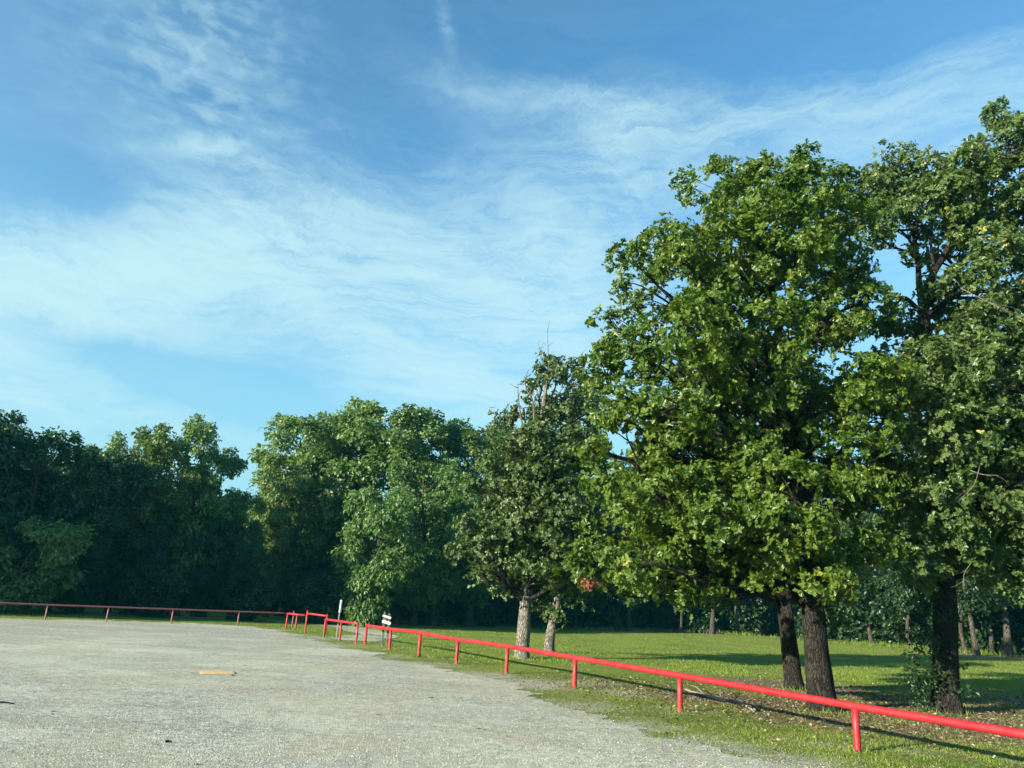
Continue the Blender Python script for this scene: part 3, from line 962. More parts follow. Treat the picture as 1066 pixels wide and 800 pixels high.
def right_oak():
    Y = gnd(985, 742)[1]
    tb = Tubes()
    line, rad = trunk_from_px(tb, [(986, 743, 26), (984, 700, 24), (984, 640, 22), (980, 560, 20), (975, 470, 17), (968, 380, 13), (963, 330, 11)], Y, 24, 1.4, 40)
    root = empty('oak_tree', (line[0][0], line[0][1], 0), 'grey-green oak at the right edge with ivy on its trunk', 'tree')
    o = np.array([line[0][0], line[0][1], 0])
    top = line[-1]

    def limb(pts, w0, w1, dy):
        c = [top] + [at(p[0], p[1], Y + dy * (i + 1) / len(pts)) for i, p in enumerate(pts)]
        s = spline(c, 22)
        r = np.linspace(w0, w1, 22) * Y / FOC / 2
        tb.tube(s, r, 9, 0.06)
        return s, r
    l1, r1 = limb([(964, 300), (985, 262), (1003, 225), (1030, 180), (1045, 130)], 9, 2, .3)
    l2, r2 = limb([(957, 300), (955, 268), (948, 235), (930, 205)], 8, 3, .8)
    l3, r3 = limb([(1000, 305), (1030, 290), (1070, 275), (1120, 235)], 7, 2, .2)
    l4, r4 = limb([(940, 310), (925, 330), (905, 350)], 6, 2, 1.0)
    limb([(972, 290), (970, 262), (967, 238)], 6, 2, .2)
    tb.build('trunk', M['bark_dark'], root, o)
    rows = [(1052, 138, 28), (1078, 125, 26), (1010, 165, 30), (965, 172, 24), (928, 168, 22), (905, 192, 26), (945, 205, 30), (990, 205, 32), (1040, 190, 36), (1090, 185, 40),
            (1020, 235, 30), (1070, 240, 36), (1130, 240, 50), (920, 225, 24), (1095, 300, 36), (1050, 330, 36), (1000, 345, 34), (940, 345, 34), (965, 390, 46),
            (1030, 395, 50), (1090, 370, 50), (1140, 330, 55), (935, 440, 40), (990, 450, 50), (1050, 460, 56), (1110, 450, 60), (925, 505, 36), (970, 520, 42),
            (1030, 530, 50), (1090, 530, 54), (935, 560, 30), (985, 575, 34), (1045, 585, 36), (1105, 590, 44), (1160, 420, 60), (1160, 520, 60), (1000, 480, 36)]
    L = []
    for r in rows:
        R = 2.2 if r[1] > 320 else 1.2
        for dy in ((rng.uniform(-R, -R * .3), rng.uniform(R * .2, R)) if r[2] > 41 else (rng.uniform(-R * .8, R * .6),)):
            L += px_lobes([(r[0], r[1], r[2] * .98, dy)], Y, 0.82)
    L += px_lobes([(r[0], r[1], r[2], rng.uniform(-1.2, 1.2)) for r in ((1040, 150, 34), (1062, 175, 34), (1000, 195, 34), (970, 185, 28), (1035, 215, 36), (1075, 215, 40), (1045, 262, 26), (1085, 275, 34), (1100, 140, 40), (1120, 200, 50), (925, 190, 28), (900, 215, 24), (1010, 255, 16), (1020, 320, 26), (1075, 330, 36), (1040, 118, 16), (960, 205, 26), (912, 245, 16), (1000, 235, 26), (1030, 255, 28), (1065, 262, 30), (1015, 285, 22), (1050, 300, 30), (985, 215, 30), (940, 225, 22), (1000, 305, 22), (975, 330, 24), (978, 272, 17), (996, 290, 18), (1000, 262, 18), (985, 250, 14), (962, 240, 14), (948, 262, 12), (968, 300, 18), (1085, 310, 32))], Y, .85)
    L += px_lobes([(r[0], r[1], r[2], -rng.uniform(.6, 1.8)) for r in ((975, 370, 32), (985, 420, 40), (965, 470, 40), (985, 530, 42), (1000, 575, 34), (960, 590, 26), (1050, 420, 44), (1060, 505, 46), (1080, 575, 40), (1020, 350, 34), (930, 395, 32))], Y, .85)
    cs, outs, li = crown_tufts(L, 6.0, 0.12)
    br = Tubes()
    allp = np.vstack([line, l1, l2, l3, l4])
    allr = np.concatenate([rad, r1, r2, r3, r4])
    for i, l in enumerate(L):       # every bough leaves the nearest lower limb
        c = np.array(l[:3])
        sc = np.linalg.norm(allp - c, axis=1) + 2.0 * np.clip(allp[:, 2] - c[2] + .3, 0, 9)
        sc[:22] += 50 if c[2] > 4 else 0
        s = allp[np.argmin(sc)]
        r0 = min(.055, allr[np.argmin(sc)] * .7)
        pts = spline([s, s * .5 + c * .5 + rng.normal(0, .15, 3), c], 9)
        br.tube(pts, np.linspace(r0, r0 * .4, 9), 6, .05)
        for t in np.where(li == i)[0]:
            if rng.random() < .4:
                e = cs[t]
                a = pts[rng.integers(3, 9)]
                br.tube(spline([a, a * .5 + e * .5 + rng.normal(0, .06, 3), e], 5), np.linspace(.014, .004, 5), 3, 0, cap=False)
    br.build('branches', M['bark_dark'], root, o)
    link_mesh('crown', rosettes('crown', cs - o, outs, 0.29, 8, 7.5, 0.104, OAK), M['leaf_pale'], root)
    # pale dead twigs in the crown
    dt = Tubes()
    for a, b_, n_ in (((905, 585), (870, 612), 9), ((925, 590), (880, 606), 9), ((940, 580), (900, 600), 8), ((1012, 585), (1004, 612), 4), ((935, 600), (890, 602), 8),
                      ((1020, 485), (1000, 520), 3), ((1010, 490), (1040, 495), 3), ((1000, 300), (1060, 330), 4)):
        dt = Tubes()
        dead_twigs(dt, at(*a, Y - 2.2), at(*b_, Y - 2.5), n_, .10, .006)
        tag(dt.build('dead_branch', M['dead'], root, o), 'bare pale dead branch')
    # ivy
    iv = []
    for px, py, w in [(975, 600, 20), (972, 625, 22), (968, 650, 20), (972, 680, 24), (962, 690, 22), (958, 705, 18), (975, 712, 18), (955, 722, 8), (978, 660, 20), (950, 700, 8)]:
        for _ in range(7):
            iv.append(at(px + rng.normal(0, w * .45), py + rng.normal(0, 10), Y - rng.uniform(.12, .42)))
    for px, py in ((1002, 717), (1010, 721), (996, 714)):
        iv.append(at(px, py, Y - .35))
    iv = np.array(iv)
    link_mesh('climbing_ivy', foliage('climbing_ivy', iv - o, unit(rng.normal(size=iv.shape) + [0, -1, 0]), .17, 20, .085, OVAL), M['leaf_ivy'], root)


def middle_oak(base, rows, Y, wpts, label, seed_deep, snags=()):
    tb = Tubes()
    line, rad = trunk_from_px(tb, wpts, Y, 16, 1.4, 32)
    root = empty('oak_tree', (line[0][0], line[0][1], float(gh(line[0][0], line[0][1]))), label, 'tree')
    o = np.array(root.location)
    tb.build('trunk', M['bark_grey'], root, o)
    L = []
    for r in rows:
        for dy in ((rng.uniform(-seed_deep, -seed_deep * .3), rng.uniform(seed_deep * .2, seed_deep)) if r[2] > 28 else (rng.uniform(-seed_deep * .7, seed_deep * .6),)):
            L += px_lobes([(r[0], r[1], r[2] * .9, dy)], Y, .72)
    cs, outs, li = crown_tufts(L, 4.2, .14)
    br = Tubes()
    branches(br, line, rad, L, cs, li, .3, .08, 6)
    br.build('branches', M['bark_dark'], root, o)
    link_mesh('crown', rosettes('crown', cs - o, outs, .36, 6, 7, .135, SPRAY), M['leaf_mid'], root)
    if snags:
        for pl, w in snags:
            dt = Tubes()
            c = np.array([at(p[0], p[1], Y - 1.0) for p in pl])
            s = spline(c, 10)
            dt.tube(s, np.linspace(w, w * .3, 10), 6, .1)
            for _ in range(3):
                a = s[rng.integers(4, 10)]
                e = a + np.array([rng.normal(0, .25), rng.normal(0, .2), rng.uniform(.1, .5)])
                dt.tube([a, a * .5 + e * .5 + rng.normal(0, .03, 3), e], [w * .4, w * .3, w * .12], 4, 0)
            tag(dt.build('dead_branch', M['snag'], root, o), 'bare dead branch tip above the crown')
    return root


big_oak()
leaning_oak()
right_oak()
Yb = gnd(543, 686)[1]
middle_oak(0, [(578, 388, 18), (600, 398, 22), (560, 400, 14), (545, 425, 18), (575, 425, 28), (522, 437, 17), (612, 430, 24), (520, 470, 24), (565, 470, 38), (612, 470, 28),
               (500, 505, 26), (545, 520, 42), (595, 520, 34), (486, 552, 22), (520, 570, 36), (570, 575, 38), (610, 565, 28), (500, 600, 18), (535, 608, 22), (575, 612, 22), (590, 425, 28), (605, 460, 30), (545, 470, 30), (575, 500, 36), (515, 530, 28), (475, 570, 18), (550, 560, 34), (600, 590, 28), (520, 590, 24), (560, 620, 18), (625, 500, 26), (560, 440, 28), (555, 500, 34), (560, 540, 34), (535, 555, 28), (590, 550, 30), (500, 570, 24), (560, 590, 30), (590, 470, 30), (530, 500, 26), (605, 420, 22), (572, 376, 12), (588, 384, 16), (600, 380, 12), (562, 392, 14)],
           Yb, [(543, 687, 14), (545, 660, 13), (547, 630, 12), (550, 580, 10), (556, 500, 8), (565, 430, 5), (570, 390, 3)],
           'medium grey-barked oak with bare dead tips, alone on the lawn left of the tallest oak', 2.2,
           [([(545, 450), (540, 420), (539, 400)], .035), ([(556, 450), (555, 420), (548, 405), (546, 392)], .045), ([(572, 400), (571, 380), (570, 345)], .022),
            ([(606, 400), (607, 380), (606, 366)], .018), ([(568, 390), (563, 370), (562, 362)], .018)])
Yb2 = gnd(571, 680.5)[1]
middle_oak(1, [(618, 420, 16), (622, 480, 20), (600, 540, 24), (625, 540, 20), (590, 590, 24), (615, 600, 20), (598, 625, 16), (575, 640, 10)],
           Yb2, [(571, 681, 10), (573, 660, 9), (577, 640, 8), (585, 600, 7), (600, 520, 5), (612, 440, 3)],
           'thin grey-barked oak leaning right beside the dead-tipped oak on the lawn', 1.6)


# --- woods: prototypes with their own mesh, then copies
def forest_proto(kind, H, Rc, low, leafm, size, per, seed, n_l=26, tuft=.55, dens=2.3, bark='bark_far', droop=.3):
    """a tree standing at the origin"""
    global rng
    rng = np.random.default_rng(seed)
    L = []
    for i in range(n_l):
        t = (i + rng.random()) / n_l
        z = H * (low + (1 - low) * t)
        env = Rc * (np.sin(np.pi * min(1, .18 + .80 * (1 - t)) ** .85) * .9 + .1)
        r_ = rng.uniform(.16, .27) * Rc * (1.15 - .45 * t) * 1.25
        a = rng.random() * 6.28
        d = max(0, env - r_) * rng.random() ** .35
        L.append([d * math.cos(a), d * math.sin(a), min(z, H - r_ * .7), r_, r_, r_ * rng.uniform(.65, .95)])
    cs, outs, li = crown_tufts(L, dens, .12)
    me_c = foliage(kind + '_crown', cs, outs, tuft, per, size, SPRAY, droop)
    tb = Tubes()
    c = [[0, 0, -.15, .020 * H], [rng.normal(0, .1), rng.normal(0, .1), H * .2, .016 * H], [rng.normal(0, .25), rng.normal(0, .25), H * .5, .011 * H],
         [rng.normal(0, .4), rng.normal(0, .4), H * .9, .003 * H]]
    s = spline(c, 22)
    fl = 1 + .5 * np.exp(-(s[:, 2]) / .3)
    tb.tube(s[:, :3], s[:, 3] * fl, 10, .06)
    branches(tb, s[:, :3], s[:, 3], L, cs, li, .12, .09, 5)
    V = np.concatenate(tb.v)
    loops = [i for f in tb.f for i in f]
    starts = np.cumsum([0] + [len(f) for f in tb.f])[:-1]
    me_t = fast_mesh(kind + '_trunk', V, loops, starts, None, True)
    me_t.materials.append(M[bark])
    me_c.materials.append(M[leafm])
    return me_t, me_c, H


PROTO = {
    'a': forest_proto('round', 14, 4.6, .16, 'leaf_far', .30, 24, 101, 30),
    'b': forest_proto('loose', 14, 4.2, .20, 'leaf_light', .30, 22, 102, 28),
    'c': forest_proto('dark', 13, 4.8, .10, 'leaf_shade', .30, 25, 103, 32),
    'd': forest_proto('drooping', 8, 3.6, .04, 'leaf_far', .27, 26, 104, 30, droop=1.0),
    'e': forest_proto('tall', 15, 3.6, .24, 'leaf_far', .29, 22, 105, 26),
    'f': forest_proto('edge', 8, 3.0, .34, 'leaf_far', .24, 24, 106, 22, .42, 2.6),
    'k': forest_proto('slim', 9, 2.8, .36, 'leaf_deep_shade', .24, 24, 109, 20, .42, 2.6),
    'g': forest_proto('bush', 5, 3.0, .02, 'leaf_light', .20, 34, 107, 26, .45, 3.0, droop=.9),
    'h': forest_proto('thicket', 3.2, 2.4, .0, 'leaf_deep_shade', .20, 28, 108, 18, .42, 2.8),
}
rng = np.random.default_rng(55)


def place_tree(name, px, top, Y, kind, label, cat='tree', group=None, wide=1.0, rz=None):
    me_t, me_c, H = PROTO[kind]
    x = atx(px, Y, 0)
    z = float(gh(x, Y))
    zt = at(px, top, Y)[2]
    s = (zt - z) / H
    r = empty(name, (x, Y, z), label, cat, group)
    r.rotation_euler = (0, 0, rng.random() * 6.28 if rz is None else rz)
    r.scale = (s * wide, s * wide, s)
    for nm, me_ in (('trunk', me_t), ('crown', me_c)):
        o_ = bpy.data.objects.new(nm, me_)
        col.objects.link(o_)
        o_.parent = r
    return r


GL, GC, GR = 'trees of the dark wood behind the far fence', 'trees of the sunlit wood in the middle', 'trees along the far edge of the lawn'
for a in [
    # px, top_py, Y, proto, wide, label
    (-75, 420, 40, 'c', 1.05, 'dark tree just outside the left frame edge, only its side branches showing', GL),
    (8, 443, 41, 'c', 1.0, 'dark tree at the very left edge, highest of the left end', GL),
    (48, 466, 45, 'a', .9, 'dark tree second from the left edge, with a lower rounded top', GL),
    (80, 470, 43.5, 'c', .85, 'dark tree between the left edge group and the sunlit three-clump top', GL),
    (112, 452, 46, 'b', .80, 'tree with a sunlit clump top, leftmost of the three bright left tops', GL),
    (142, 446, 46, 'e', .95, 'tree with a sunlit top in the middle of the three bright left tops', GL),
    (182, 438, 47.5, 'b', .85, 'tallest sunlit tree top left of the sky notch, rightmost of three', GL),
    (206, 468, 48.5, 'e', .75, 'short-topped tree on the left rim of the sky notch', GL),
    (238, 516, 49.5, 'a', .75, 'lower green tree filling the bottom of the sky notch', GL),
    (130, 520, 45, 'c', .95, 'low dark tree in deep shade below the bright left tops', GL),
    (205, 530, 48, 'c', .95, 'low dark tree in deep shade under the sky notch', GL),
    (70, 535, 42, 'c', .9, 'low dark tree beside the feathery bush at the left edge', GL),
    (292, 438, 58, 'b', 1.1, 'pale sunlit tree right of the sky notch with a rounded left shoulder', GC),
    (326, 429, 57, 'a', 1.0, 'sunlit tree with a small pointed top next to the pale shouldered tree', GC),
    (370, 424, 56, 'b', 1.1, 'highest rounded tree of the middle wood', GC),
    (412, 430, 55, 'e', 1.2, 'sunlit tree just right of the highest rounded middle tree', GC),
    (450, 434, 55, 'b', 1.05, 'pale bumpy-topped tree near the right end of the middle wood', GC),
    (345, 436, 60, 'b', 1.1, 'pale tree between the small pointed top and the highest rounded middle tree', GC),
    (276, 474, 54, 'b', .8, 'pale lower tree forming the left shoulder of the middle wood beside the notch', GC),
    (488, 444, 57, 'a', 1.0, 'darker tree at the right end of the middle wood, beside the dead-tipped oak', GC),
    (300, 500, 55, 'a', .95, 'shaded mid-height tree below the pale shouldered tree', GC),
    (430, 480, 52, 'a', 1.0, 'dark mid-height tree behind and right of the drooping tree', GC),
    (382, 512, 47, 'd', .85, 'drooping light green tree before the middle wood, above the fence gap', GC),
    (258, 565, 47, 'c', .9, 'low shaded tree left of the drooping front tree', GC),
    (480, 520, 62, 'c', 1.0, 'dark low tree seen just left of the dead-tipped oak', GC),
    (530, 470, 70, 'a', .9, 'distant tree behind the dead-tipped oak', GC),
    (655, 560, 61, 'f', 1.1, 'small tree at the left end of the far lawn edge beside a bush', GR),
    (709, 575, 62, 'f', .9, 'slim tree with a pale straight trunk on the far lawn edge', GR),
    (741, 520, 61, 'k', .9, 'dark double-stemmed tree on the far lawn edge, left of the leaning oak trunk', GR),
    (1018, 540, 47, 'k', 1.0, 'tree with a pale flared trunk on the far lawn edge, right of the ivy trunk', GR),
    (1050, 500, 48, 'f', 1.0, 'dark straight tree at the right frame edge on the far lawn edge', GR),
    (948, 560, 54, 'k', .9, 'small tree in shade on the far lawn edge just left of the ivy trunk', GR),
    (728, 540, 64, 'k', .7, 'thin dark trunk just left of the double-stemmed lawn edge tree', GR),
    (768, 530, 63, 'k', .7, 'thin trunk halfway between the double-stemmed tree and the leaning oak', GR),
    (792, 535, 66, 'k', .7, 'very thin trunk on the far lawn edge just left of the leaning oak trunk', GR),
    (1006, 545, 50, 'k', .8, 'thin dark trunk just right of the ivy trunk on the far lawn edge', GR),
    (1033, 530, 52, 'k', .8, 'thin trunk between the pale flared trunk and the right edge tree', GR),
    (600, 530, 66, 'k', .9, 'slim tree in shade behind the thin leaning grey oak', GR),
    (908, 540, 59, 'k', .8, 'slim tree in shade midway between the tallest oak and the ivy trunk', GR),
    (612, 505, 72, 'a', 1.0, 'deep forest tree showing between the dead-tipped oak and the tallest oak', GR),
    (690, 485, 70, 'c', 1.1, 'deep forest tree behind the slim pale-trunked tree', GR),
    (775, 480, 70, 'a', 1.1, 'deep forest tree behind the leaning oak trunk', GR),
    (850, 490, 68, 'c', 1.1, 'deep forest tree straight behind the thick dark trunk of the tallest oak', GR),
    (925, 485, 64, 'a', 1.1, 'deep forest tree between the tallest oak trunk and the ivy trunk', GR),
    (1000, 480, 57, 'c', 1.1, 'deep forest tree behind the pale flared trunk', GR),
    (1075, 460, 53, 'a', 1.1, 'deep forest tree behind the right frame edge', GR),
    (1150, 440, 49, 'c', 1.1, 'deep forest tree just outside the right frame edge', GR),
]:
    place_tree('forest_tree', a[0], a[1], a[2], a[3], a[5], 'tree', a[6], a[4])

for i, (x_, y_, k_, h_, lb) in enumerate([
    (-32, 33.5, 'c', 11.5, 'dark tree outside the left frame edge, first beyond the end of the far fence'),
    (-38, 29.5, 'a', 12.5, 'tall tree outside the left frame edge, second along the far fence line'),
    (-45, 24.5, 'c', 12, 'dark tree outside the left frame edge, third along the far fence line'),
    (-53, 19, 'a', 12, 'tree outside the left frame edge, last along the far fence line')]):
    me_t, me_c, H = PROTO[k_]
    r = empty('forest_tree', (x_, y_, 0), lb, 'tree', GL)
    r.rotation_euler = (0, 0, 1.3 * i)
    r.scale = (h_ / H,) * 3
    for nm, me_ in (('trunk', me_t), ('crown', me_c)):
        o_ = bpy.data.objects.new(nm, me_)
        col.objects.link(o_)
        o_.parent = r

for a in [
    (16, 541, 39.5, 'g', 1.15, 'feathery light green bush at the left edge behind the far fence'),
    (642, 642, 60, 'h', .55, 'leafy bush at the foot of the leftmost far lawn tree'),
    (330, 600, 47, 'h', 1.0, 'shaded shrub under the drooping tree, left of the thin post'),
    (440, 595, 56, 'h', 1.1, 'dark shrub right of the two grey timber posts'),
    (500, 600, 60, 'h', 1.1, 'dark shrub behind the lawn left of the grey oak trunk'),
    (570, 600, 64, 'h', 1.1, 'dark shrub behind the thin leaning grey oak'),
    (780, 610, 65, 'h', 1.1, 'dark shrub on the far lawn edge left of the leaning trunk'),
    (690, 625, 64, 'h', .8, 'dark shrub behind the slim pale-trunked tree'),
    (735, 605, 64, 'h', 1.1, 'dark shrub behind the double-stemmed lawn edge tree'),
    (845, 600, 63, 'h', 1.1, 'dark shrub seen between the leaning trunk and the thick trunk of the tallest oak'),
    (925, 598, 60, 'h', 1.2, 'dark shrub midway between the thick oak trunk and the ivy trunk'),
    (1005, 600, 55, 'h', 1.1, 'dark shrub just right of the ivy trunk under the wood edge'),
    (1045, 598, 53, 'h', 1.1, 'dark shrub beside the straight tree near the right frame edge'),
    (890, 592, 62, 'h', 1.2, 'dark shrub right of the thick oak trunk at the far lawn edge'),
    (960, 612, 57, 'h', 1.1, 'dark shrub just left of the ivy trunk at the far lawn edge'),
    (1090, 600, 51, 'h', 1.1, 'dark shrub at the right frame edge behind the lawn'),
    (160, 590, 44, 'h', 1.1, 'dark shrub in deep shade in the middle of the far fence run'),
    (250, 600, 46, 'h', 1.1, 'dark shrub in shade near the right end of the far fence run'),
]:
    place_tree('bush', a[0], a[1], a[2], a[3], a[5], 'bush', 'undergrowth along the woods', a[4])


# --- the mass of the woods behind, round the clearing
def woods_mass():
    path = np.array([[-95, -22], [-70, 6], [-50, 22], [-36, 40], [-26, 58], [-8, 68], [10, 70], [28, 68], [40, 58], [56, 44], [85, 20], [85, -30]])
    s = spline(path, 400)
    tn_ = np.gradient(s, axis=0)
    nn_ = unit(np.stack([-tn_[:, 1], tn_[:, 0]], 1))
    N_ = 10500
    i = rng.integers(0, 400, N_)
    d = rng.uniform(0, 16, N_)
    b2 = s[i] + nn_[i] * d[:, None] + rng.normal(0, 1, (N_, 2))
    leftside = sstep(-b2[:, 0], 20, 34)
    top = 8.2 + 1.6 * wav(b2[:, 0], b2[:, 1], .35, 41) + 0.12 * d + 1.5 * leftside + 4.5 * sstep(b2[:, 0], 0, 12)
    z = rng.random(N_) ** 1.15 * top
    cs = np.c_[b2, z]
    outs = unit(np.c_[-nn_[i], rng.uniform(0, .6, N_)])
    me_ = foliage('woods', cs, outs, 1.25, 26, .55, SPRAY)
    tag(link_mesh('woods', me_, M['leaf_deep_shade']), kind='stuff')
    # their trunks, too many and too deep in shade to tell apart
    tb = Tubes()
    for _ in range(260):
        j = rng.integers(0, 400)
        p = s[j] + nn_[j] * rng.uniform(-1, 9)
        h_ = rng.uniform(5, 8)
        r_ = rng.uniform(.07, .2)
        c = np.array([[*p, -.1], [p[0] + rng.normal(0, .2), p[1], h_ * .5], [p[0] + rng.normal(0, .5), p[1] + rng.normal(0, .3), h_]])
        tb.tube(spline(c, 7), np.linspace(r_, r_ * .5, 7), 7, .05)
    tag(tb.build('woods_trunks', M['bark_far']), kind='stuff')


woods_mass()

# haze: closed box, added and tinted teal to lift dark woods like lens tone
hz = bpy.data.meshes.new('haze')
bm = bmesh.new()
bmesh.ops.create_cube(bm, size=1)
for v in bm.verts:
    v.co = Vector((v.co.x * 3100, v.co.y * 3100, v.co.z * 24.3 + 11.0))
bm.to_mesh(hz)
bm.free()
m_, b_ = new_mat('teal tone haze')
pv = b_.n('ShaderNodeVolumePrincipled', {'Color': (0.06, 0.74, 0.95, 1), 'Density': 0.00024, 'Anisotropy': 0.0})
b_.n('ShaderNodeOutputMaterial', {1: pv.outputs[0]})
tag(link_mesh('haze', hz, m_), kind='stuff')


# ------------------------------------------------------------------ red pipe fences
def fence(bases, tops, label, pr=.052, paint='red', posts=None, ext0=0, ext1=0, proud=None):
    """bases: ground points of the posts; tops: rail heights; rail runs over the post tops"""
    bases = [np.array([b_[0], b_[1], float(gh(b_[0], b_[1]))]) for b_ in bases]
    root = empty('pipe_fence', bases[0], label, 'fence', 'red pipe fences round the gravel lot')
    o = bases[0]
    T = Tubes()
    pts = [np.array([b_[0], b_[1], b_[2] + h]) for b_, h in zip(bases, tops)]
    if ext0:
        pts = [pts[0] + unit(pts[0] - pts[1]) * ext0] + pts
    if ext1:
        pts = pts + [pts[-1] + unit(pts[-1] - pts[-2]) * ext1]
    dense = []
    for a, b_ in zip(pts[:-1], pts[1:]):
        for t in np.linspace(0, 1, 5)[:-1]:
            dense.append(a * (1 - t) + b_ * t)
    dense.append(pts[-1])
    T.tube(dense, np.full(len(dense), pr), 16)
    T.build('rail', M[paint], root, o)
    for k_, (b_, h) in enumerate(zip(bases, tops)):
        if posts is not None and not posts[k_]:
            continue
        P_ = Tubes()
        hh = h - pr * .55 if not (proud and k_ in proud) else h + proud[k_]
        r_ = pr * .93
        P_.tube([b_ + [0, 0, -.1], b_ + [0, 0, .02], b_ + [0, 0, hh * .5], b_ + [0, 0, hh]], [r_] * 4, 14)
        if proud and k_ in proud:
            P_.tube([b_ + [0, 0, hh], b_ + [0, 0, hh + .015]], [r_, r_ * .5], 14)
        P_.build('post', M[paint], root, o)
    return root


def G(px, py):
    return gnd(px, py)[:2]


def rail_h(base, ry):
    """height above the base at which the rail is seen at picture height ry"""
    lo, hi_ = 0.0, 2.5
    for _ in range(40):
        m_ = (lo + hi_) / 2
        v = np.array([base[0], base[1], m_]) - C0
        yy_ = 400 - FOC * (v @ U_) / (v @ F_)
        if yy_ > ry:
            lo = m_
        else:
            hi_ = m_
    return m_


eb = [(893, 783, 735.5), (708, 741, 703.5), (598, 717, 685), (527, 701, 673), (475, 691.5, 666.2), (435.7, 684.5, 658.8), (405.3, 676.5, 655.2), (379.8, 672, 651.5)]
bases = [G(a, b_) for a, b_, _ in eb]
hts = [rail_h(b_, c[2]) for b_, c in zip(bases, eb)]
print('rail heights', np.round(hts, 2), 'bases', np.round(bases, 1))
d0 = unit(bases[0] - bases[1])
bases = [bases[0] + d0 * 7.4 + np.array([-.1, 0]), bases[0] + d0 * 3.7] + bases
hts = [hts[0], hts[0]] + hts
fence(bases, hts, 'long red pipe rail running from the right foreground to the two grey timber posts')
db = [(370.6, 670.2, 649.5), (353.4, 667.6, 647.2), (337, 663.3, 645)]
fence([G(a, b_) for a, b_, _ in db], [rail_h(G(a, b_), c) for a, b_, c in db], 'short free-standing red rail on three posts left of the fence gap', .042)
cb = [(338.5, 661, 641.6), (317.5, 659, 638.8)]
fence([G(a, b_) for a, b_, _ in cb], [rail_h(G(a, b_), c) for a, b_, c in cb], 'short two-post red rail overlapping the three-post rail at the walk-through', .042, proud={0: .07, 1: .12})
bb = [(317.0, 656.2, 641), (307.5, 655.7, 640), (297.5, 654.8, 638.9)]
fence([G(a, b_) for a, b_, _ in bb], [rail_h(G(a, b_), c) for a, b_, c in bb], 'lowest short red rail section at the right end of the far fence', .042, posts=[0, 1, 1])
ab = [(303.5, 653.6, 639), (245, 652, 636.7), (182, 649.5, 634.6), (115, 647.5, 632.3), (40, 646, 630.0)]
bA = [G(a, b_) for a, b_, _ in ab]
# the far run is straight: settle the posts on one line
q_ = np.polyfit([b_[0] for b_ in bA], [b_[1] for b_ in bA], 1)
bA = [np.array([atx(ab[i][0], bA[i][1]), np.polyval(q_, bA[i][0])]) for i in range(5)]
hA = [rail_h(b_, c[2]) for b_, c in zip(bA, ab)]
hA = list(np.linspace(np.mean(hA[:2]), np.mean(hA[3:]), 5))
print('fence dir', dA0) if 0 else print('far fence', np.round(bA, 1), np.round(hA, 2))
dA = unit(bA[-1] - bA[-2])
for i in range(1, 5):
    bA.append(bA[4] + dA * 4.0 * i)
    hA.append(hA[4])
fence(bA, hA, 'far straight red rail before the dark wood at the left', .036, 'red_hazed', proud={0: .12})


# ------------------------------------------------------------------ posts and signs by the gap
def timber_marker():
    b1, b2 = np.array([*G(397.5, 673.0), 0.0]), np.array([*G(397.5, 673.0), 0.0]) + np.array([.165, .03, 0])
    root = empty('marker_posts', b1, 'pair of grey timber posts joined by two short white boards behind the red rail', 'sign post')
    for b_, top in ((b1, 638.0), (b2, 639.8)):
        h = rail_h(b_, top)
        T = Tubes()
        T.box(Vector((0, 0, h / 2 - .05)) + Vector(b_ - b1), .075, .085, h + .1, .18, 0, .010)
        T.tube([b_ - b1 + [0, 0, h - .001], b_ - b1 + [0, 0, h + .03]], [.045, .02], 10)
        T.build('post', M['wood_grey'], root, (0, 0, 0), False)
    ang = math.atan2(*(b2 - b1)[:2][::-1])
    L = np.linalg.norm(b2 - b1)
    m_ = (b2 - b1) / 2
    for ry, h_ in ((642.2, .07), (648.0, .10)):
        z = rail_h(b1, ry)
        T = Tubes()
        off = Vector((m_[0], m_[1], 0)) + Vector((math.sin(ang), -math.cos(ang), 0)) * .065
        off = off if off.y < m_[1] else Vector((m_[0], m_[1], 0)) - Vector((math.sin(ang), -math.cos(ang), 0)) * .065
        T.box(Vector((off.x, off.y - .01, z)), L + .14, .022, h_, ang, .24, .004)
        T.build('board', M['white'], root, (0, 0, 0), False)
    T = Tubes()
    z = rail_h(b1, 645)
    T.box(Vector((m_[0] * .6, m_[1] * .6 - .05, z)), .09, .012, .07, .2, 0, .003)
    T.build('plate', M['rust'], root, (0, 0, 0), False)


timber_marker()


def sign_post():
    b_ = np.array([*G(350, 664), 0.0])
    h = rail_h(b_, 625)
    root = empty('sign_post', b_, 'thin galvanised post with a white sign seen edge-on behind the three-post red rail', 'sign')
    root.rotation_euler = (0, math.radians(1.5), 0)
    T = Tubes()
    T.box(Vector((0, 0, h / 2 - .1)), .045, .05, h + .1, 0, 0, .004)
    T.build('post', M['galv'], root, (0, 0, 0), False)
    T = Tubes()
    T.box(Vector((0.0, -.045, h - .24)), .045, .035, .50, 0, 0, .004)
    T.box(Vector((0.0, .13, h - .24)), .012, .30, .48, math.radians(0), 0, .003)
    T.build('sign_panel', M['white'], root, (0, 0, 0), False)


sign_post()

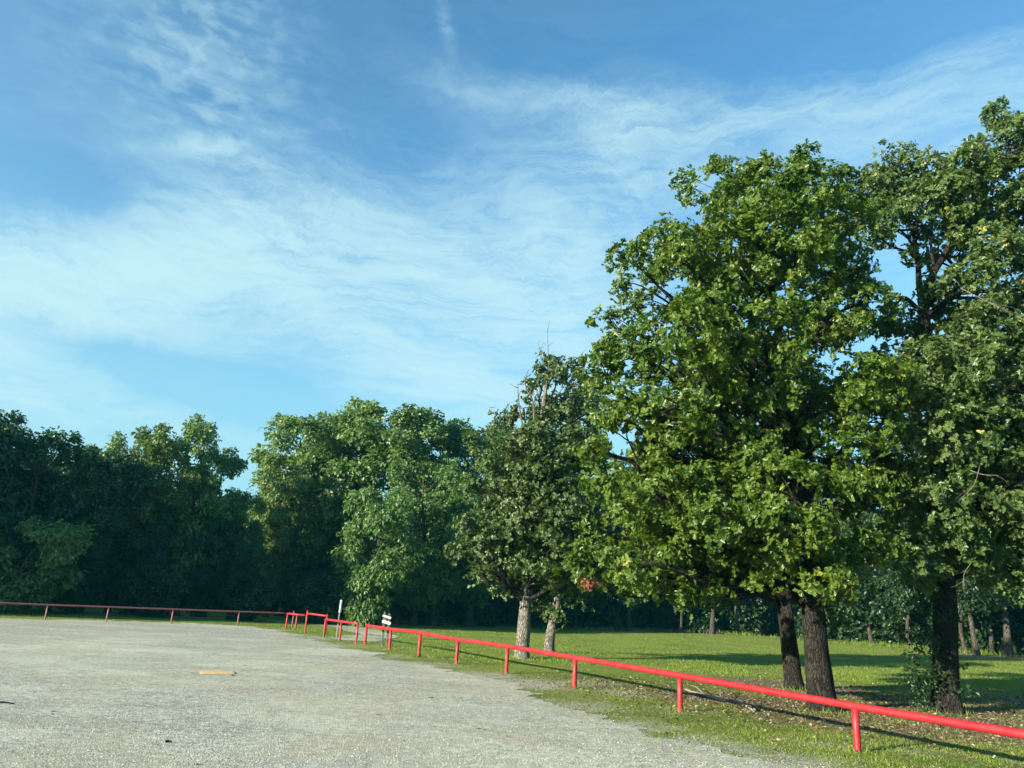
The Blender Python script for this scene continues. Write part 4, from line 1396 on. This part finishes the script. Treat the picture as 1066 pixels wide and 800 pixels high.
# ------------------------------------------------------------------ things lying on the ground
def yellow_patch():
    m, b = new_mat('worn yellow paint')
    pos = b.n('ShaderNodeNewGeometry').outputs['Position']
    n1 = b.noise(pos, 9, 5, .7)
    n2 = b.noise(pos, 40, 3, .7)
    c = b.mix(b.sm(n1, .35, .65), (0.58, 0.34, 0.12), (0.68, 0.46, 0.20))
    c = b.mix(b.m('MULTIPLY', b.sm(n2, .52, .62), .6), c, (0.55, 0.50, 0.38))
    bp = b.n('ShaderNodeBump', {'Strength': .3, 'Distance': .006, 'Height': n2})
    pr = b.n('ShaderNodeBsdfPrincipled', {'Base Color': c, 'Roughness': .8, 'Normal': bp.outputs[0]})
    finish(b, pr.outputs[0])
    M['yellow'] = m
    a, b2 = gnd(207, 700.5), gnd(243, 701.0)
    c0 = (a + b2) / 2
    u = unit(b2 - a)
    v = np.array([-u[1], u[0], 0])
    T = Tubes()
    # a weathered yellow parking block lying flat, chipped along its edges
    L = np.linalg.norm(b2 - a)
    nx = 40
    V, f = [], []
    for i in range(nx + 1):
        t = i / nx - .5
        w = .36 * (1 - .25 * abs(2 * t) ** 6) + .012 * math.sin(i * .5)
        for s_, z in ((-1, -.004), (-.85, .007), (0, .009), (.8, .007), (1, -.004)):
            p = u * (L * t) + v * (w * s_) + np.array([0, 0, z])
            V.append(p)
    for i in range(nx):
        for j in range(4):
            f += [i * 5 + j, (i + 1) * 5 + j, (i + 1) * 5 + j + 1, i * 5 + j + 1]
    me_ = fast_mesh('yellow_marker', np.array(V), f, np.arange(0, len(f), 4), None, True)
    o_ = link_mesh('yellow_marker', me_, m, None, (c0[0], c0[1], .014))
    tag(o_, 'worn yellow-orange strip lying flat in the gravel lot', 'ground marker')


yellow_patch()


def fallen_branch():
    pl = [(712, 720), (724, 724), (738, 727.5), (752, 731.5), (765, 733), (778, 738), (785, 743)]
    P_ = np.array([[*gnd(*p)[:2], .05] for p in pl])
    root = empty('fallen_branch', (P_[0][0], P_[0][1], 0), 'long crooked pale dead branch lying in the litter behind the red rail', 'branch')
    o = np.array(root.location)
    T = Tubes()
    s = spline(P_, 30)
    s[:, :2] += rng.normal(0, .012, (30, 2))
    T.tube(s, np.linspace(.022, .034, 30), 8, .1)
    T.build('stem', M['dead'], root, o)
    for j, e in ((8, gnd(719, 717.5)), (14, gnd(750, 721)), (22, gnd(790, 735)), (26, gnd(776, 745))):
        e = np.array([e[0], e[1], .08 + .1 * (j == 14)])
        a = s[j]
        T = Tubes()
        T.tube(spline([a, a * .5 + e * .5 + [0, 0, .05], e], 8), np.linspace(.016, .007, 8), 6, .05)
        T.build('twig', M['dead'], root, o)


fallen_branch()

# dark clods, bark and twigs scattered on the gravel where the photo shows them
specs = [(217, 684, .05), (241, 703.5, .06), (254, 693.5, .05), (55, 742, .04), (52, 744.5, .03), (140, 762, .025), (141, 759, .025), (302, 742, .03), (206, 797, .03), (330, 693, .05), (395, 745, .04), (372, 685, .05), (446, 727, .05), (500, 760, .05)]
PP, SS = [], []
for px, py, s_ in specs:
    g_ = gnd(px, py)
    for _ in range(4):
        PP.append([g_[0] + rng.normal(0, s_ * .6), g_[1] + rng.normal(0, s_ * .6), .008])
        SS.append(s_ * rng.uniform(.3, .7))
x, y = sample_view(420, 6, 32, lambda y: (-0.8 * y, 0.45 * y))
k = inside_lot(x, y)
PP += np.c_[x[k], y[k], np.full(k.sum(), .008)].tolist()
SS += rng.uniform(.006, .018, k.sum()).tolist()
PP, SS = np.array(PP), np.array(SS)
th = rng.random(len(PP)) * 6.28
me = cards('bark_bits', PP, np.c_[np.cos(th), np.sin(th), 0 * th], np.c_[-np.sin(th), np.cos(th), 0 * th] * .6, SS, *CHIP, rng.random(len(PP)))
tag(link_mesh('bark_bits', me, M['dark_bits']), kind='stuff')
for (a, b_), lab in ((((172, 774), (178, 774.3)), 'short dark stick lying alone near the bottom left of the gravel'),
                     (((-8, 732.5), (14, 734)), 'long dark stick on the gravel at the left frame edge')):
    T = Tubes()
    p, q2 = gnd(*a), gnd(*b_)
    T.tube(spline([p + [0, 0, .018], (p + q2) / 2 + [0, .02, .022], q2 + [0, 0, .016]], 10), np.linspace(.013, .009, 10), 7, .1)
    o_ = T.build('stick', M['bark_dark'], None, p)
    o_.location = tuple(p)
    tag(o_, lab, 'stick')

spots = [(b_[0], b_[1], .10, 26) for b_ in bases] + [(*G(a, b_), .09, 14) for a, b_, _ in db + cb + bb + ab]
spots += [(*G(855, 741), .34, 90), (*G(827, 717), .26, 60), (*G(986, 743), .34, 110), (*G(543, 687), .26, 60), (*G(571, 681), .2, 45), (*G(397.5, 673), .12, 20), (*G(350, 664), .08, 12)]
PP = np.concatenate([np.c_[sx + np.cos(t_) * q_r, sy + np.sin(t_) * q_r] for sx, sy, r_, c_ in spots
                     for t_, q_r in [(rng.random(c_) * 6.28, r_ + np.abs(rng.normal(0, .09, c_)))]])
up = unit(np.c_[rng.normal(0, .4, len(PP)), rng.normal(0, .4, len(PP)), np.ones(len(PP))])
me = cards('tall_grass', np.c_[PP, gh(PP[:, 0], PP[:, 1]) - .004], unit(np.cross(up, rand_unit(len(PP)))), up, rng.uniform(.04, .14, len(PP)), *BLADE, rng.random(len(PP)) ** 1.5 * .8)
tag(link_mesh('tall_grass', me, M['grass']), kind='stuff')

print('objects', len(bpy.data.objects))
